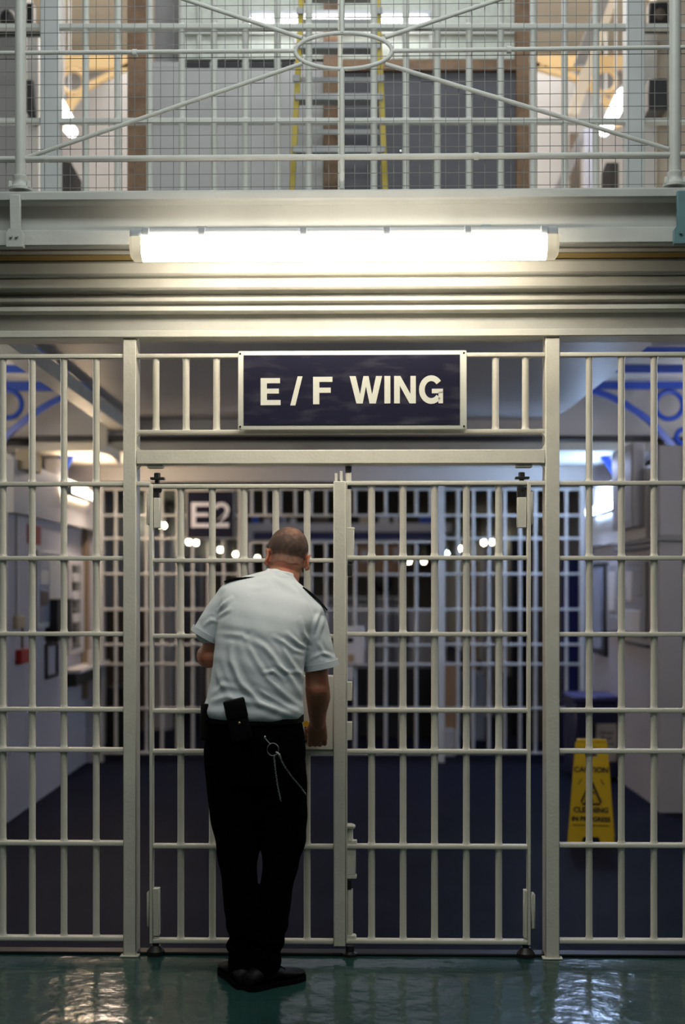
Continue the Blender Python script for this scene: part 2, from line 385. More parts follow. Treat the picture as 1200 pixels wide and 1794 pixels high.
# posts
for a, b_, oth in ((216.5, 239, 1), (953, 977.5, -1)):
    MB().box(wx(a), wx(b_), -.03, .075, 0, wz(589), .003).build('post', 'cream', t)
    MB().box(wx(a)-.012, wx(b_)+.012, -.042, .085, 0, .006, .002).build('foot_plate', 'cream', t)
for a, b_ in ((-120, -96), (1296, 1320)): MB().box(wx(a), wx(b_), -.03, .075, 0, wz(589), .003).build('post', 'cream', t)
MB().box(wx(239), wx(953), -.03, .06, wz(814), wz(789), .004).build('header_beam', 'cream', t)
for a, b_ in ((-97, 217), (977, 1297)):
    for z in [wz(623.5)]+zr:
        q = MB(); rail(q, wx(a), wx(b_), z); q.build('rail', 'cream', t)
bm0 = bar_mesh(wz(1648), wz(623.5), [wz(623.5)]+zr, x=0).build('bar', 'cream', t)
first = True
for px in (-56, 2, 54, 110, 167, 1030.5, 1086.5, 1143, 1199, 1256):
    if first: bm0.location.x = wx(px); first = False
    else:
        c = bm0.copy(); C.objects.link(c); c.location.x = wx(px)
for py in (623.5, 757):
    q = MB(); rail(q, wx(239), wx(953), wz(py), .0175); q.build('rail', 'cream', t)
for px in (272.5, 325.5, 379, 867.5, 919.5):
    bar_mesh(wz(757), wz(623.5), [wz(623.5), wz(757)], x=wx(px)).build('bar', 'cream', t)
# filled weld corners where rails meet the posts
def gusset(cx, cz, sx, sz, r=.028, m='cream'):
    b = MB(); pts = [(cx, -.02, cz)]
    for k in range(7):
        a = PI/2*k/6; pts.append((cx+sx*(r-r*math.sin(a)), -.02, cz+sz*(r-r*math.cos(a))))
    b.poly(pts, (0, .04, 0)); return b
G = MB()
for (px, py, sx, sz) in ((239, 814, 1, -1), (953, 814, -1, -1), (239, 789, 1, 1), (953, 789, -1, 1), (239, 759, 1, -1), (953, 759, -1, -1), (239, 589, 1, -1), (953, 589, -1, -1)):
    b = gusset(wx(px), wz(py), sx, sz)
    G.merge(b.bm)
G.build('weld_corner', 'cream', t)
# hinge top plates welded to the underside of the header
for a, b_ in ((258, 285), (902, 931)):
    MB().box(wx(a), wx(b_), -.02, .03, wz(820), wz(814), .002).build('pivot_plate', 'cream', t)
# pivot bars that carry each leaf
for a, b_ in ((239, 264), (924, 953)):
    q = MB(); rail(q, wx(a), wx(b_), wz(847.5), .019); q.build('pivot_arm', 'cream', t)

# sign
signface = mat('smeared_navy_sign', (.012, .012, .032), .3)
_n = signface.node_tree.nodes; _l = signface.node_tree.links; _tc = _n.new('ShaderNodeTexCoord'); _mp = _n.new('ShaderNodeMapping'); _mp.inputs['Scale'].default_value = (2.2, 1, 9); _mp.inputs['Rotation'].default_value = (0, .25, 0)
_t = _n.new('ShaderNodeTexNoise'); _t.inputs['Scale'].default_value = 3; _t.inputs['Detail'].default_value = 6; _l.new(_tc.outputs['Object'], _mp.inputs[0]); _l.new(_mp.outputs[0], _t.inputs[0])
_r = _n.new('ShaderNodeValToRGB'); _l.new(_t.outputs[0], _r.inputs[0]); _r.color_ramp.elements[0].position = .50; _r.color_ramp.elements[0].color = (.012, .012, .032, 1)
_r.color_ramp.elements[1].position = .80; _r.color_ramp.elements[1].color = (.055, .055, .075, 1); _l.new(_r.outputs[0], _n['Principled BSDF'].inputs['Base Color'])
ys = -.062
t = thing('wing_sign', 'navy sign reading E / F WING in white letters on the transom above the gate', 'sign', (wx(617, ys), ys, wz(752, ys)), front=True)
MB().box(wx(417, ys), wx(818, ys), ys, ys+.012, wz(753, ys), wz(614, ys), .006, 2).build('board', 'signwhite', t, label='off-white board edge')
MB().box(wx(427, ys), wx(806, ys), ys-.003, ys+.002, wz(744, ys), wz(622, ys)).build('face', signface, t)
# printed letters
def P2(pts, y): return [P(a, b, y) for a, b in pts]
yL = ys-.0045
def letter(pts_list, m='signwhite', parent=t, y=yL, dep=.003):
    b = MB()
    for pts in pts_list: b.poly(P2(pts, y), (0, dep, 0))
    b.build('letter', m, parent, smooth=0)
def rect(a, b_, c, d): return [(a, c), (b_, c), (b_, d), (a, d)]
letter([rect(457, 468, 662, 709.5), rect(468, 491, 662, 671), rect(468, 489, 680.5, 689), rect(468, 492, 700.5, 709.5)])
letter([[(522, 659), (530.5, 659), (518, 710), (509, 710)]])
letter([rect(549, 560, 660, 708), rect(560, 583, 660, 669), rect(560, 580, 679, 688)])
letter([[(613, 659), (623.8, 659), (631.3, 691), (637.2, 659), (646.3, 659), (652.5, 691), (659.3, 659), (670, 659), (659, 707), (648, 707), (641.7, 677), (636, 707), (625, 707)]])
letter([rect(674, 684.5, 659, 707)])
letter([[(691, 659), (702, 659), (719.5, 690.5), (719.5, 659), (729, 659), (729, 707), (718, 707), (701, 676), (701, 707), (691, 707)]])
def arcpoly(cx, cy, rx, ry, w, a0, a1, n=22):
    out = []
    for k in range(n):
        q0 = a0+(a1-a0)*k/n; q1 = a0+(a1-a0)*(k+1)/n
        f = lambda q, e: (cx+(rx-e)*math.cos(q), cy-(ry-e)*math.sin(q))
        out.append([f(q0, 0), f(q1, 0), f(q1, w), f(q0, w)])
    return out
letter(arcpoly(756, 683, 21.5, 25, 10, math.radians(38), math.radians(322))+[rect(757, 776.5, 681.5, 689.5), rect(768.5, 776.5, 686, 707)])
for px in (421, 813):
    for py in (619, 747): MB().tube([P(px, py, ys-.003), P(px, py, ys+.002)], .004, 8).build('screw', 'chrome', t)

# double gate leaves
def leaf(name, label, xa, xb, bars, rails, stile_px, side):
    t = thing(name, label, 'gate', (wx(xa), 0, wz(1655)), front=True)
    zs = [wz(p) for p in rails]
    for z in zs:
        q = MB(); rail(q, wx(xa), wx(xb), z, .0175, -.020, .020); q.build('rail', 'cream', t)
    b0 = None
    for px in bars:
        if b0 is None: b0 = bar_mesh(wz(rails[-1]), wz(rails[0]), zs, x=wx(px)).build('bar', 'cream', t); p0 = px
        else:
            c = b0.copy(); C.objects.link(c); c.location.x = b0.location.x+wx(px)-wx(p0)
    MB().box(wx(stile_px[0]), wx(stile_px[1]), -.024, .024, wz(rails[-1]+4), wz(rails[0]-2), .002).build('hinge_stile', 'cream', t)
    return t
RL = [852, 982, 1114.5, 1246, 1317, 1483, 1649]
gl = leaf('barred_gate', 'left leaf of the cream barred double gate, the officer standing against it', 262, 586, (316, 371.5, 427.5, 483, 538), RL, (262, 268), -1)
gr = leaf('barred_gate', 'right leaf of the cream barred double gate, unobstructed', 606, 926, (651, 706, 761, 816.5, 873), [847, 977.5, 1111, 1244, 1316, 1482, 1648], (922, 928), 1)
# meeting stile on the left leaf
MB().box(wx(584.5), wx(606), -.034, .026, wz(1655), wz(844), .003).build('meeting_stile', 'cream', gl)
for px, py in ((589, 830), (598, 826)): MB().box(wx(px-2.4), wx(px+2.4), -.02, .0, wz(846), wz(py), .001).build('spike', 'cream', gl)
# lock case on left leaf
MB().box(wx(521), wx(585), -.028, .03, wz(1313), wz(1183), .004).build('lock_case', 'cream', gl)
MB().box(wx(534), wx(548), -.032, -.027, wz(1299), wz(1272), .001).build('keyhole_plate', 'darksteel', gl)
# lock keeps on right leaf
for a, b_ in ((1194, 1227), (1264, 1296)): MB().box(wx(606.5), wx(617), -.02, .02, wz(b_), wz(a), .002).build('lock_keep', 'cream', gr)
MB().box(wx(606.3), wx(608.5), -.02, .024, wz(1645), wz(850), .001).build('meeting_edge', 'cream', gr)
# hinges
for par, xs, xo in ((gl, (269, 280), (257, 262)), (gr, (905, 921), (928, 932))):
    MB().box(wx(xs[0]), wx(xs[1]), -.018, .02, wz(925), wz(872), .002).build('hinge_plate', 'cream', par)
    MB().box(wx(xo[0]), wx(xo[1]), -.02, .02, wz(920), wz(862), .004).build('hinge_knuckle', 'cream', par)
    MB().box(wx(xs[0]), wx(xs[1])-.004, -.015, .02, wz(872), wz(860), .002).build('hinge_pin', 'darksteel', par)
    cx = wx((xs[0]+xs[1])/2)
    MB().lathe([(.010, 0), (.010, .012), (.022, .014), (.022, .021), (.013, .022), (.013, .040), (.010, .042)], (cx, 0, wz(846)), 6).build('pivot_bolt', 'darksteel', par)
    MB().box(cx-.026, cx+.030, -.02, .02, wz(840), wz(836), .001).build('pivot_washer', 'darksteel', par)
    MB().lathe([(.015, 0), (.019, .008), (.019, .02), (.012, .022)], (cx, 0, wz(863)), 8).build('pivot_nut', 'darksteel', par)
for par, xs, xo in ((gl, (268, 279), (257, 262)), (gr, (916, 922), (928, 936))):
    MB().box(wx(xs[0]), wx(xs[1]), -.018, .02, wz(1640), wz(1557), .002).build('hinge_plate', 'cream', par)
    MB().box(wx(xo[0]), wx(xo[1]), -.02, .02, wz(1625), wz(1562), .006, ).build('hinge_knuckle', 'cream', par)
for px in (272, 920):
    tt = thing('floor_pivot', 'black floor pivot block under the %s hinge stile of the gate' % ('left' if px < 600 else 'right'), 'pivot', (wx(px), 0, 0), front=True)
    MB().lathe([(.036, .0), (.036, .018), (.028, .028), (.020, .040)], (wx(px), 0, 0), 18).build('block', 'black', tt)
    MB().lathe([(.014, .038), (.014, .05)], (wx(px), 0, 0), 10).build('pin', 'black', tt)
# shoot bolts on the right leaf
def rod(name, m, px0, px1, pa, pb, bev=.003): MB().box(wx(px0), wx(px1), -.014, .014, wz(pb), wz(pa), bev).build(name, m, gr)
MB().tube([P(610.5, 925, 0), P(610.5, 816, 0)], .0115, 12).build('top_bolt', 'cream', gr)
MB().tube([P(610.5, 857, 0), P(610.5, 851.5, 0)], .0125, 12).build('bolt_collar', 'darksteel', gr)
MB().tube([P(610.5, 828, 0), P(610.5, 817, 0)], .0135, 12).build('bolt_collar', 'darksteel', gr)
rod('bolt_housing', 'cream', 605.5, 620.5, 927, 984); rod('bolt_housing_lip', 'cream', 605, 621.5, 924, 929)
rod('bolt_tail', 'darksteel', 606, 617, 988, 1009)
MB().lathe([(.016, 0), (.013, .01), (.0125, .045), (.021, .05), (.023, .058), (.02, .064), (.01, .068)], (wx(613), 0, wz(1472)), 16).build('bolt_knob', 'cream', gr)
rod('lower_bolt_housing', 'cream', 606, 623.5, 1476, 1532); rod('housing_lip', 'cream', 606, 625, 1531, 1539); rod('housing_lip', 'cream', 606, 625.5, 1471, 1479)
rod('bolt_gap', 'black', 608, 616, 1539, 1558)
MB().tube([P(613, 1638, 0), P(613, 1557, 0)], .0125, 12).build('lower_bolt', 'cream', gr)
rod('bolt_guide', 'cream', 606, 624.5, 1636, 1652, .006)
tt = thing('floor_socket', 'small black bolt socket in the floor where the gate leaves meet', 'socket', (wx(615), 0, 0), front=True)
MB().lathe([(.03, 0), (.03, .012), (.018, .02), (.016, .042)], (wx(613), 0, 0), 16).build('socket', 'black', tt)

# ================================================================== LANDING RAILING above
yr = -.20
t = thing('guard_railing', 'white guard railing with an oval ring, cross braces and wire mesh above the lamp', 'railing', (0, yr, wz(331, yr)), front=True)
def rp(px, py): return P(px, py, yr)
for px in (35, 1181):
    MB().tube([rp(px, 330), rp(px, -140)], .0215, 16).build('post', 'greypaint', t)
    MB().lathe([(.046, 0), (.046, .010), (.034, .016), (.029, .025), (.027, .040), (.030, .048), (.030, .056), (.024, .060)], tuple(rp(px, 331)), 18).build('post_collar', 'greypaint', t)
    for s_ in (-1, 1): MB().lathe([(.008, 0), (.008, .022), (.005, .026)], tuple(rp(px, 331)+Vector((s_*.036, -.02, .008))), 6).build('collar_bolt', 'greypaint', t)
for py, r, xa, xb in ((275, .0115, -160, 1360), (-138, .02, -160, 1360)): MB().tube([rp(xa, py), rp(xb, py)], r, 12).build('rail', 'greypaint', t)
MB().tube([rp(-160, 88), rp(520, 88.5)], .0085, 10).build('rail', 'greypaint', t)
MB().tube([rp(688, 90), rp(1360, 87)], .0085, 10).build('rail', 'greypaint', t)
MB().tube([rp(601, 331), rp(601, 119)], .0105, 10).build('upright', 'greypaint', t)
MB().tube([rp(601, 58), rp(601, -138)], .0105, 10).build('upright', 'greypaint', t)
MB().tube([rp(604+84.5*math.cos(a), 89.5-31.5*math.sin(a)) for a in [2*PI*k/64 for k in range(64)]], .0085, 10, True).build('ring', 'greypaint', t)
for a, b_ in (((48, 272), (531, 111)), ((677, 113), (1170, 265)), ((531, 66), (200, -46)), ((677, 66), (1010, -42))):
    MB().tube([rp(*a), rp(*b_)], .0085, 10).build('brace', 'greypaint', t)
for px, py in ((237, 90), (893, 90), (836, 275), (79, 275)): MB().tube([rp(px-4, py), rp(px+4, py)], .0145, 10).build('mesh_clip', 'greypaint', t)
b = MB(); w_ = .0011; ym = yr+.016
xx = wx(-150, ym)
while xx < wx(1350, ym):
    b.box(xx-w_, xx+w_, ym-w_, ym+w_, wz(331, ym), wz(-138, ym)); xx += .0508
zz = wz(326, ym)
while zz < wz(-138, ym):
    b.box(wx(-155, ym), wx(1355, ym), ym+w_, ym+3*w_, zz-w_, zz+w_); zz += .0508
b.build('wire_mesh', 'wire', t, label='square grey wire mesh', smooth=0)

# ================================================================== UPPER LANDING
struct('floor', 'greypaint', -2.9, 2.9, .12, 4.98, 2.98, 3.05)
yu = 1.25
t = thing('barred_screen', 'grey-white barred screen standing on the upper landing behind the railing', 'barred screen', (0, yu, 3.05))
zt_, zb_ = wz(-160, yu), 3.05
for a, b_ in ((74, 106), (1094, 1126)): MB().box(wx(a, yu), wx(b_, yu), yu-.05, yu+.05, zb_, zt_, .004).build('post', 'duct', t)
for py in (48, 213, 378, -120):
    MB().box(wx(-160, yu), wx(1360, yu), yu-.022, yu+.022, wz(py+4.5, yu), wz(py-4.5, yu), .004).build('rail', 'greypaint', t)
b0 = None
for px in (150, 206, 262, 318.5, 375, 430, 486, 541, 655, 711, 766, 822, 877, 934, 989, 1044):
    if b0 is None: b0 = bar_mesh(zb_, zt_, [wz(48, yu), wz(213, yu), wz(378, yu)], .0165, .005, wx(px, yu), yu).build('bar', 'greypaint', t); p0 = px
    else: c = b0.copy(); C.objects.link(c); c.location.x = b0.location.x+wx(px, yu)-wx(p0, yu)
MB().box(wx(592, yu), wx(600, yu), yu-.03, yu+.03, zb_, zt_, .002).build('meeting_stile', 'cream', t)

# store enclosure behind the screen: timber posts, pale panels, slate doors
ye = 2.0
def ubx(name, m, px0, px1, py0, py1, y, dep, parent=None, bev=.003, **k):
    return MB().box(wx(px0, y), wx(px1, y), y, y+dep, wz(py1, y), wz(py0, y), bev).build(name, m, parent, **k)
BOT = wz(1, 0)
def ub_floor(name, m, px0, px1, py0, y, dep, parent=None, **k):
    return MB().box(wx(px0, y), wx(px1, y), y, y+dep, 3.05, wz(py0, y), .003).build(name, m, parent, **k)
for a, b_, l_ in ((223, 256, 'brown timber post left of the pale panels on the upper landing'), (567, 592, 'brown timber post behind the stepladder'), (905, 928, 'brown timber post at the right end of the slate panels')):
    ub_floor('timber_post', 'wood', a, b_, -160, ye, .10, label=l_, cat='post')
ubx('timber_beam', 'wood', 592, 905, 104, 123, ye+.02, .08, label='brown timber beam across the top of the slate panels', cat='beam')
t = thing('panel_partition', 'pale grey partition with narrow dark vents left of the stepladder', 'partition', (wx(410, ye), ye+.06, 3.05))
ub_floor('panel', 'panel', 256, 567, 118, ye+.05, .04, t)
for a, b_ in ((325, 367), (381, 424), (437, 481), (493, 515)): ubx('vent', 'darkglass', a, b_, 108, 118, ye+.045, .02, t)
for a, b_ in ((314, 325), (367, 381), (424, 437), (481, 493), (515, 567), (256, 314)): ubx('mullion', 'panel', a, b_, 108, 119, ye+.05, .04, t)
t = thing('window_panel', 'frosted glazed panel above the vents on the upper landing', 'window', (wx(500, ye), ye+.05, wz(108, ye)))
ubx('glazing', 'frost', 313, 905, -160, 104, ye+.13, .02, t)
for a in (313, 345, 515, 592, 752, 760): ubx('glazing_bar', 'greypaint', a, a+8, -160, 104, ye+.11, .03, t)
ubx('glazing_bar', 'greypaint', 313, 905, 48, 60, ye+.105, .03, t)
t = thing('slate_partition', 'dark slate door panels framed in brown timber on the upper landing', 'partition', (wx(750, ye), ye+.05, 3.05))
for a, b_ in ((592, 652), (655, 760), (763, 905)): ub_floor('door_panel', 'door', a, b_, 123, ye+.05, .04, t)
for px in (702, 766, 876): ubx('stud', 'chrome', px-2, px+2, 262, 266, ye+.04, .01, t)
struct('wall_back', 'greywall', wx(256, ye), wx(905, ye), ye+.35, ye+.4, 3.05, 7)
# lamp on that partition
t = thing('tube_lamp', 'horizontal white tube lamp glowing high behind the stepladder', 'lamp', (wx(592, ye), ye, wz(43, ye)))
MB().tube([P(437, 37, ye-.06), P(752, 37, ye-.06)], .016, 12).build('tube', 'tubewhite', t)
MB().box(wx(434, ye), wx(755, ye), ye-.055, ye-.002, wz(32, ye), wz(24, ye), .003).build('batten', 'housing', t)
for px in (436, 753): ubx('lamp_holder', 'housing', px-2, px+2, 24, 42, ye-.07, .05, t)
# stepladder
yd = 1.62
t = thing('stepladder', 'yellow stepladder with grey treads standing behind the upper bars', 'ladder', (wx(594, yd), yd, 3.05))
def stile(pa, pb): 
    a, b_ = P(*pa, yd), P(*pb, yd); d = (b_-a); k = (3.05-a.z)/d.z; b2 = a+d*k
    w = Vector((.014, 0, 0)); MB().poly([a-w, a+w, b2+w, b2-w], (0, .06, 0)).build('stile', 'ladder', t)
stile((530, -40), (511, 333)); stile((660, -40), (675, 333))
for py, hh in ((-10, 10), (80, 12), (170, 12), (262, 12), (352, 12)):
    MB().box(wx(524-(py)*.045, yd), wx(664+py*.04, yd), yd-.01, yd+.08, wz(py+hh/2, yd), wz(py-hh/2, yd), .003).build('tread', 'alum', t)
for py in (30, 133, 225): MB().box(wx(524-(py)*.045, yd), wx(664+py*.04, yd), yd+.05, yd+.06, wz(py+4, yd), wz(py-4, yd), .001).build('brace', 'alum', t)
for px, py in ((519, 138), (667, 138), (526, 20), (664, 20)): MB().box(wx(px-6, yd), wx(px+6, yd), yd-.014, yd, wz(py+6, yd), wz(py-6, yd), .002).build('rivet_plate', 'alum', t)

# wing beyond the upper landing: side walls, ceiling, brackets, tubes
struct('wall_left', 'greywall', -3.6, -3.4, 1.0, 13, 3.0, 8)
struct('wall_right', 'greywall', 3.4, 3.6, 1.0, 13, 3.0, 8)
struct('wall_back', 'greywall', -3.6, 3.6, 9.5, 9.7, 3.0, 7.0)
struct('wall_back', 'wallup', -3.6, 3.6, 9.5, 9.7, 7.0, 7.3)
struct('ceiling', 'wallup', -3.6, 3.6, 2.4, 9.6, 7.2, 7.3)
struct('floor', 'greypaint', -3.6, -1.62, 4.98, 9.5, 3.06, 3.14); struct('floor', 'greypaint', 1.62, 3.6, 4.98, 9.5, 3.06, 3.14)

yk = 5.2
bracket('iron_bracket', [(240, 104), (222, 116), (190, 131), (155, 150), (132, 172), (114, 200), (104, 224)], [(128, 143, 20), (113, 170, 10)], yk, M['creamiron'],
        'cream lit iron bracket with a ring in the upper left bay', .045, (100, 236, 97, 119))
bracket('iron_bracket', [(930, 108), (955, 120), (1000, 132), (1035, 152), (1058, 172), (1074, 196), (1084, 222)], [(1060, 143, 20), (1066, 170, 9)], yk, M['creamiron'],
        'cream lit iron bracket with a ring in the upper right bay', .045, (930, 1092, 97, 119))
for o_, pa, pb in (('iron_bracket.004', 92, 103), ('iron_bracket.005', 1094, 1106)):
    r_ = bpy.data.objects[o_]; MB().box(wx(pa, yk), wx(pb, yk), yk-.01, yk+.06, 3.14, wz(60, yk), .003).build('wall_post', 'greywall', r_)
def utube(pa, pb, ya, yb_, m, label):
    a = P(*pa, ya); b_ = P(*pb, yb_)
    t = thing('tube_lamp', label, 'lamp', tuple(a)); MB().tube([a, b_], .045, 12).build('tube', m, t)
    o = Vector((0, 0, .05)); MB().tube([a+o, b_+o], .02, 6).build('batten', 'housing', t)
    c = (a+b_)/2; MB().tube([c+o, Vector((c.x, c.y, 7.2))], .008, 6).build('rod', 'housing', t)
utube((103, 184), (119, 212), 4.1, 5.1, 'tubewhite', 'white tube lamp slanting at the far left behind the upper bars')
utube((117, 220), (126, 231), 5.6, 6.8, 'tubewhite', 'short white tube lamp just below the slanting one at upper left')
utube((1091, 166), (1069, 211), 4.0, 5.1, 'tubewhite', 'bright white tube lamp slanting at upper right behind the bars')
utube((1066, 219), (1058, 229), 5.6, 6.8, 'tubewhite', 'short white tube lamp below the bright slanting one at upper right')
# sloping stair beams and cage bars at the right
def slab_px(name, m, pts, y, dep, label, cat): MB().poly([P(a, b_, y) for a, b_ in pts], (0, dep, 0)).build(name, m, label=label, cat=cat)
slab_px('stair_stringer', 'greywall', [(1060, -40), (1082, -40), (1026, 112), (1006, 112)], 4.0, .06, 'grey sloping stair stringer in the upper right bay', 'stair')
slab_px('stair_stringer', 'wallup', [(1072, -40), (1094, -40), (1014, 200), (994, 200)], 5.05, .06, 'pale sloping stringer behind the grey one in the upper right bay', 'stair')
slab_px('stair_stringer', 'greywall', [(1045, 170), (1060, 160), (985, 340), (888, 624), (862, 624), (966, 340)], 4.6, .06, 'lower sloping grey stringer under the bright tube at upper right', 'stair')
t = thing('light_grille', 'white grille of thin uprights at the upper right, bluish light in its colour', 'grille', (wx(1033, 4.5), 4.5, wz(330, 4.5)))
gm = mat('white_paint_blue_lit', (.62, .66, .85), .4)  # white cage, the bluish light on it is put into the base colour
for k in range(5): ubx('upright', gm, 1025+k*4, 1027+k*4, 228, 626, 4.5, .02, t, .001)
ubx('rail', gm, 1023, 1045, 226, 230, 4.5, .03, t)
slab_px('handrail_panel', 'darkglass', [(1062, 285), (1084, 285), (1084, 601), (1052, 601), (1054, 305)], 3.9, .05, 'dark grey panel low in the upper right bay', 'panel')
slab_px('handrail_panel', 'darkglass', [(107, 280), (125, 285), (143, 318), (146, 601), (108, 601)], 3.9, .05, 'dark curved panel low in the upper left bay', 'panel')
ubx('brown_door', 'brownboard', 998, 1018, 232, 676, 6.0, .06, label='dim brown door at the back of the upper right bay', cat='door')
# wall pieces either side
struct('wall_left', 'greywall', wx(-120, 3.2), wx(45, 3.2), 3.2, 3.4, 3.14, 8)
ubx('pale_pilaster', 'whitewall', 47, 68, 62, 345, 3.1, .1, label='pale lit pilaster behind the left railing post', cat='pilaster')
ubx('pale_pilaster', 'whitewall', 1127, 1150, 55, 345, 3.1, .1, label='pale lit pilaster behind the right railing post', cat='pilaster')
struct('wall_right', 'wallup', wx(1150, 3.2), wx(1330, 3.2), 3.2, 3.4, 3.14, 8)
t = thing('floodlight', 'dark square floodlight high behind the right railing post', 'floodlight', (wx(1153, 2.9), 2.9, wz(50, 2.9)))
ubx('housing', 'black', 1137, 1172, 2, 42, 2.8, .08, t, .01); MB().ell(P(1156, 25, 2.8), (.035, .02, .035)).build('lens', 'brownboard', t); ubx('bracket', 'darksteel', 1124, 1185, 47, 54, 2.85, .05, t)
t = thing('control_box', 'dark grey box hanging behind the right railing post', 'box', (wx(1153, 2.9), 2.9, wz(205, 2.9)))
ubx('case', 'darkglass', 1136, 1170, 137, 193, 2.93, .16, t, .006); ubx('bracket', 'darksteel', 1128, 1140, 193, 208, 3.16, .04, t)
t = thing('speaker', 'dark round loudspeaker high behind the left railing post', 'loudspeaker', (wx(14, 2.9), 2.9, wz(50, 2.9)))
MB().ell(P(14, 34, 2.85), (.05, .05, .06)).build('horn', 'black', t); ubx('bracket', 'darksteel', -20, 72, 54, 60, 2.85, .05, t)
ubx('box_lamp', 'black', 46, 58, 5, 50, 3.02, .08, label='small dark lamp box right of the left railing post', cat='lamp')
slab_px('cable_box', 'darkglass', [(46, 140), (57, 140), (60, 185), (66, 214), (58, 216), (46, 196)], 3.04, .065, 'dark sloping cable box right of the left railing post, below the pipe', 'box')

# ================================================================== CORRIDOR OBJECTS
def wlamp(X, ya, yb_, z, m, label):
    t = thing('wall_lamp', label, 'lamp', (X, (ya+yb_)/2, z-.06))
    MB().box(X-.03, X+.03, ya, yb_, z-.05, z-.03, .004).build('batten', 'housing', t)
    MB().tube([(X, ya+.01, z), (X, yb_-.01, z)], .032, 12).build('tube', m, t)
    for y in (ya, yb_-.03): MB().box(X-.034, X+.034, y, y+.03, z-.05, z+.035, .006).build('end_cap', 'housing', t)
wlamp(-2.025, 4.72, 5.85, 2.215, 'tubewarm', 'warm glowing tube lamp on the left corridor wall')
wlamp(2.02, 4.72, 5.9, 2.095, 'tubecool', 'cool bluish tube lamp on the right corridor wall')
# left wall fittings (wall face X = -2.115, depths from pixel columns)
XL = -2.115
def ydl(px, X=XL): return X*F/(px-600)-D0
def lw(name, m, pa, pb, za, zb, dep, parent=None, X=XL, bev=.004, **k):
    y0, y1 = ydl(pa, X), ydl(pb, X); return MB().box(X, X+dep, min(y0, y1), max(y0, y1), za, zb, bev).build(name, m, parent, **k)
t = thing('light_switch', 'beige switch box at the foot of a thin conduit on the left corridor wall', 'switch', (XL, ydl(29), 1.2))
lw('box', 'beige', 23, 36, 1.22, 1.30, .03, t); lw('conduit', 'whitewall', 27.5, 30.5, 1.30, 1.96, .012, t)
t = thing('alarm_call_point', 'small red alarm box low on the left corridor wall', 'alarm', (XL, ydl(34), 1.0))
lw('box', 'red', 27, 42, .99, 1.08, .04, t); lw('conduit', 'brownpipe', 37, 39, 1.08, 1.22, .012, t)
t = thing('emergency_light', 'beige and yellow emergency light box high on the left wall', 'light box', (XL, ydl(38), 2.2))
lw('box', 'beige', 28, 46, 2.24, 2.37, .09, t, X=-2.34+.25); lw('edge', 'yellow', 46.5, 49, 2.24, 2.36, .09, t, X=-2.34+.25)
lw('fire_notice', 'redpaper', 47, 70, 1.78, 1.91, .008, label='faded red notice on the left corridor wall under the bulkhead', cat='notice')
t = thing('notice_board', 'glazed notice board with papers on the left corridor wall', 'notice board', (XL, ydl(70), 1.2))
lw('frame', 'greypaint', 58, 100, 1.20, 1.74, .03, t); lw('glazing', 'glassy', 61, 79, 1.24, 1.68, .034, t); lw('paper', 'paper', 62, 76, 1.50, 1.60, .037, t); lw('paper', 'brownboard', 62, 76, 1.36, 1.46, .037, t)
lw('wall_screen', 'black', 79, 104, 1.10, 1.40, .09, label='black screen box on the left corridor wall', cat='screen')
t = thing('picture_frame', 'empty black rectangular frame below the black screen on the left wall', 'frame', (XL, ydl(90), .8))
for za, zb in ((.83, .85), (1.06, 1.08)): lw('edge', 'black', 79, 98, za, zb, .02, t)
for pa, pb in ((78, 80), (97, 99)): lw('edge', 'black', pa, pb, .83, 1.08, .02, t)
X2 = -2.17
t = thing('corridor_window', 'framed opening with shelves of papers on the left wall by the second gate', 'window', (X2, ydl(130, X2), 1.0))
lw('frame', 'whitewall', 117, 141, .95, 1.74, .03, t, X=X2); lw('glazing', 'darkglass', 119, 134, 1.0, 1.66, .035, t, X=X2)
for z in (1.52, 1.38, 1.2): lw('paper', 'paper', 120, 132, z, z+.07, .04, t, X=X2)
lw('pipe', 'brownpipe', 143, 146.5, .55, 1.96, .05, None, X=X2, label='brown vertical pipe on the left wall by the second gate', cat='pipe')
t = thing('wall_shelf', 'narrow sloping shelf on the left wall beside the second gate', 'shelf', (X2, ydl(130, X2), .7))
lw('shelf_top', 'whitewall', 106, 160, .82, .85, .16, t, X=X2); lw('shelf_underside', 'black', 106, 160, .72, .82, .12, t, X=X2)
b = MB().box(-2.06, -2.03, 5.75, 5.83, .85, .97, .002); b.build('leaflet', 'paper', label='white leaflet standing at the end of the left wall shelf', cat='leaflet')
lw('distribution_box', 'greywall', 78, 96, 2.30, 2.48, .1, None, X=-2.3, label='grey electrical box above the left bulkhead near the warm lamp', cat='box')
# right wall fittings (X = 2.12)
XR = 2.12
def rw(name, m, pa, pb, za, zb, dep, parent=None, X=XR, bev=.004, **k):
    y0, y1 = ydl(pa, X), ydl(pb, X); return MB().box(X-dep, X, min(y0, y1), max(y0, y1), za, zb, bev).build(name, m, parent, **k)
t = thing('framed_panel', 'tall dark-framed pale panel on the right corridor wall', 'panel', (XR, ydl(1055, XR), .9))
rw('frame', 'black', 1043, 1066, .93, 1.68, .03, t); rw('glass', 'glassy', 1046, 1062, .98, 1.64, .036, t)
t = thing('notice_board', 'large grey notice board with papers on the right corridor wall', 'notice board', (XR, ydl(1100, XR), 1.2))
rw('frame', 'greywall', 1068, 1136, 1.13, 1.66, .025, t)
for k, (pa, pb, za, zb) in enumerate(((1072, 1083, 1.3, 1.6), (1088, 1098, 1.42, 1.6), (1103, 1114, 1.38, 1.6), (1118, 1131, 1.42, 1.62), (1074, 1090, 1.15, 1.26), (1100, 1128, 1.16, 1.32))):
    rw('paper', ('paper', 'glassy', 'paper', 'greywall', 'greywall', 'paper')[k], pa, pb, za, zb, .03, t)
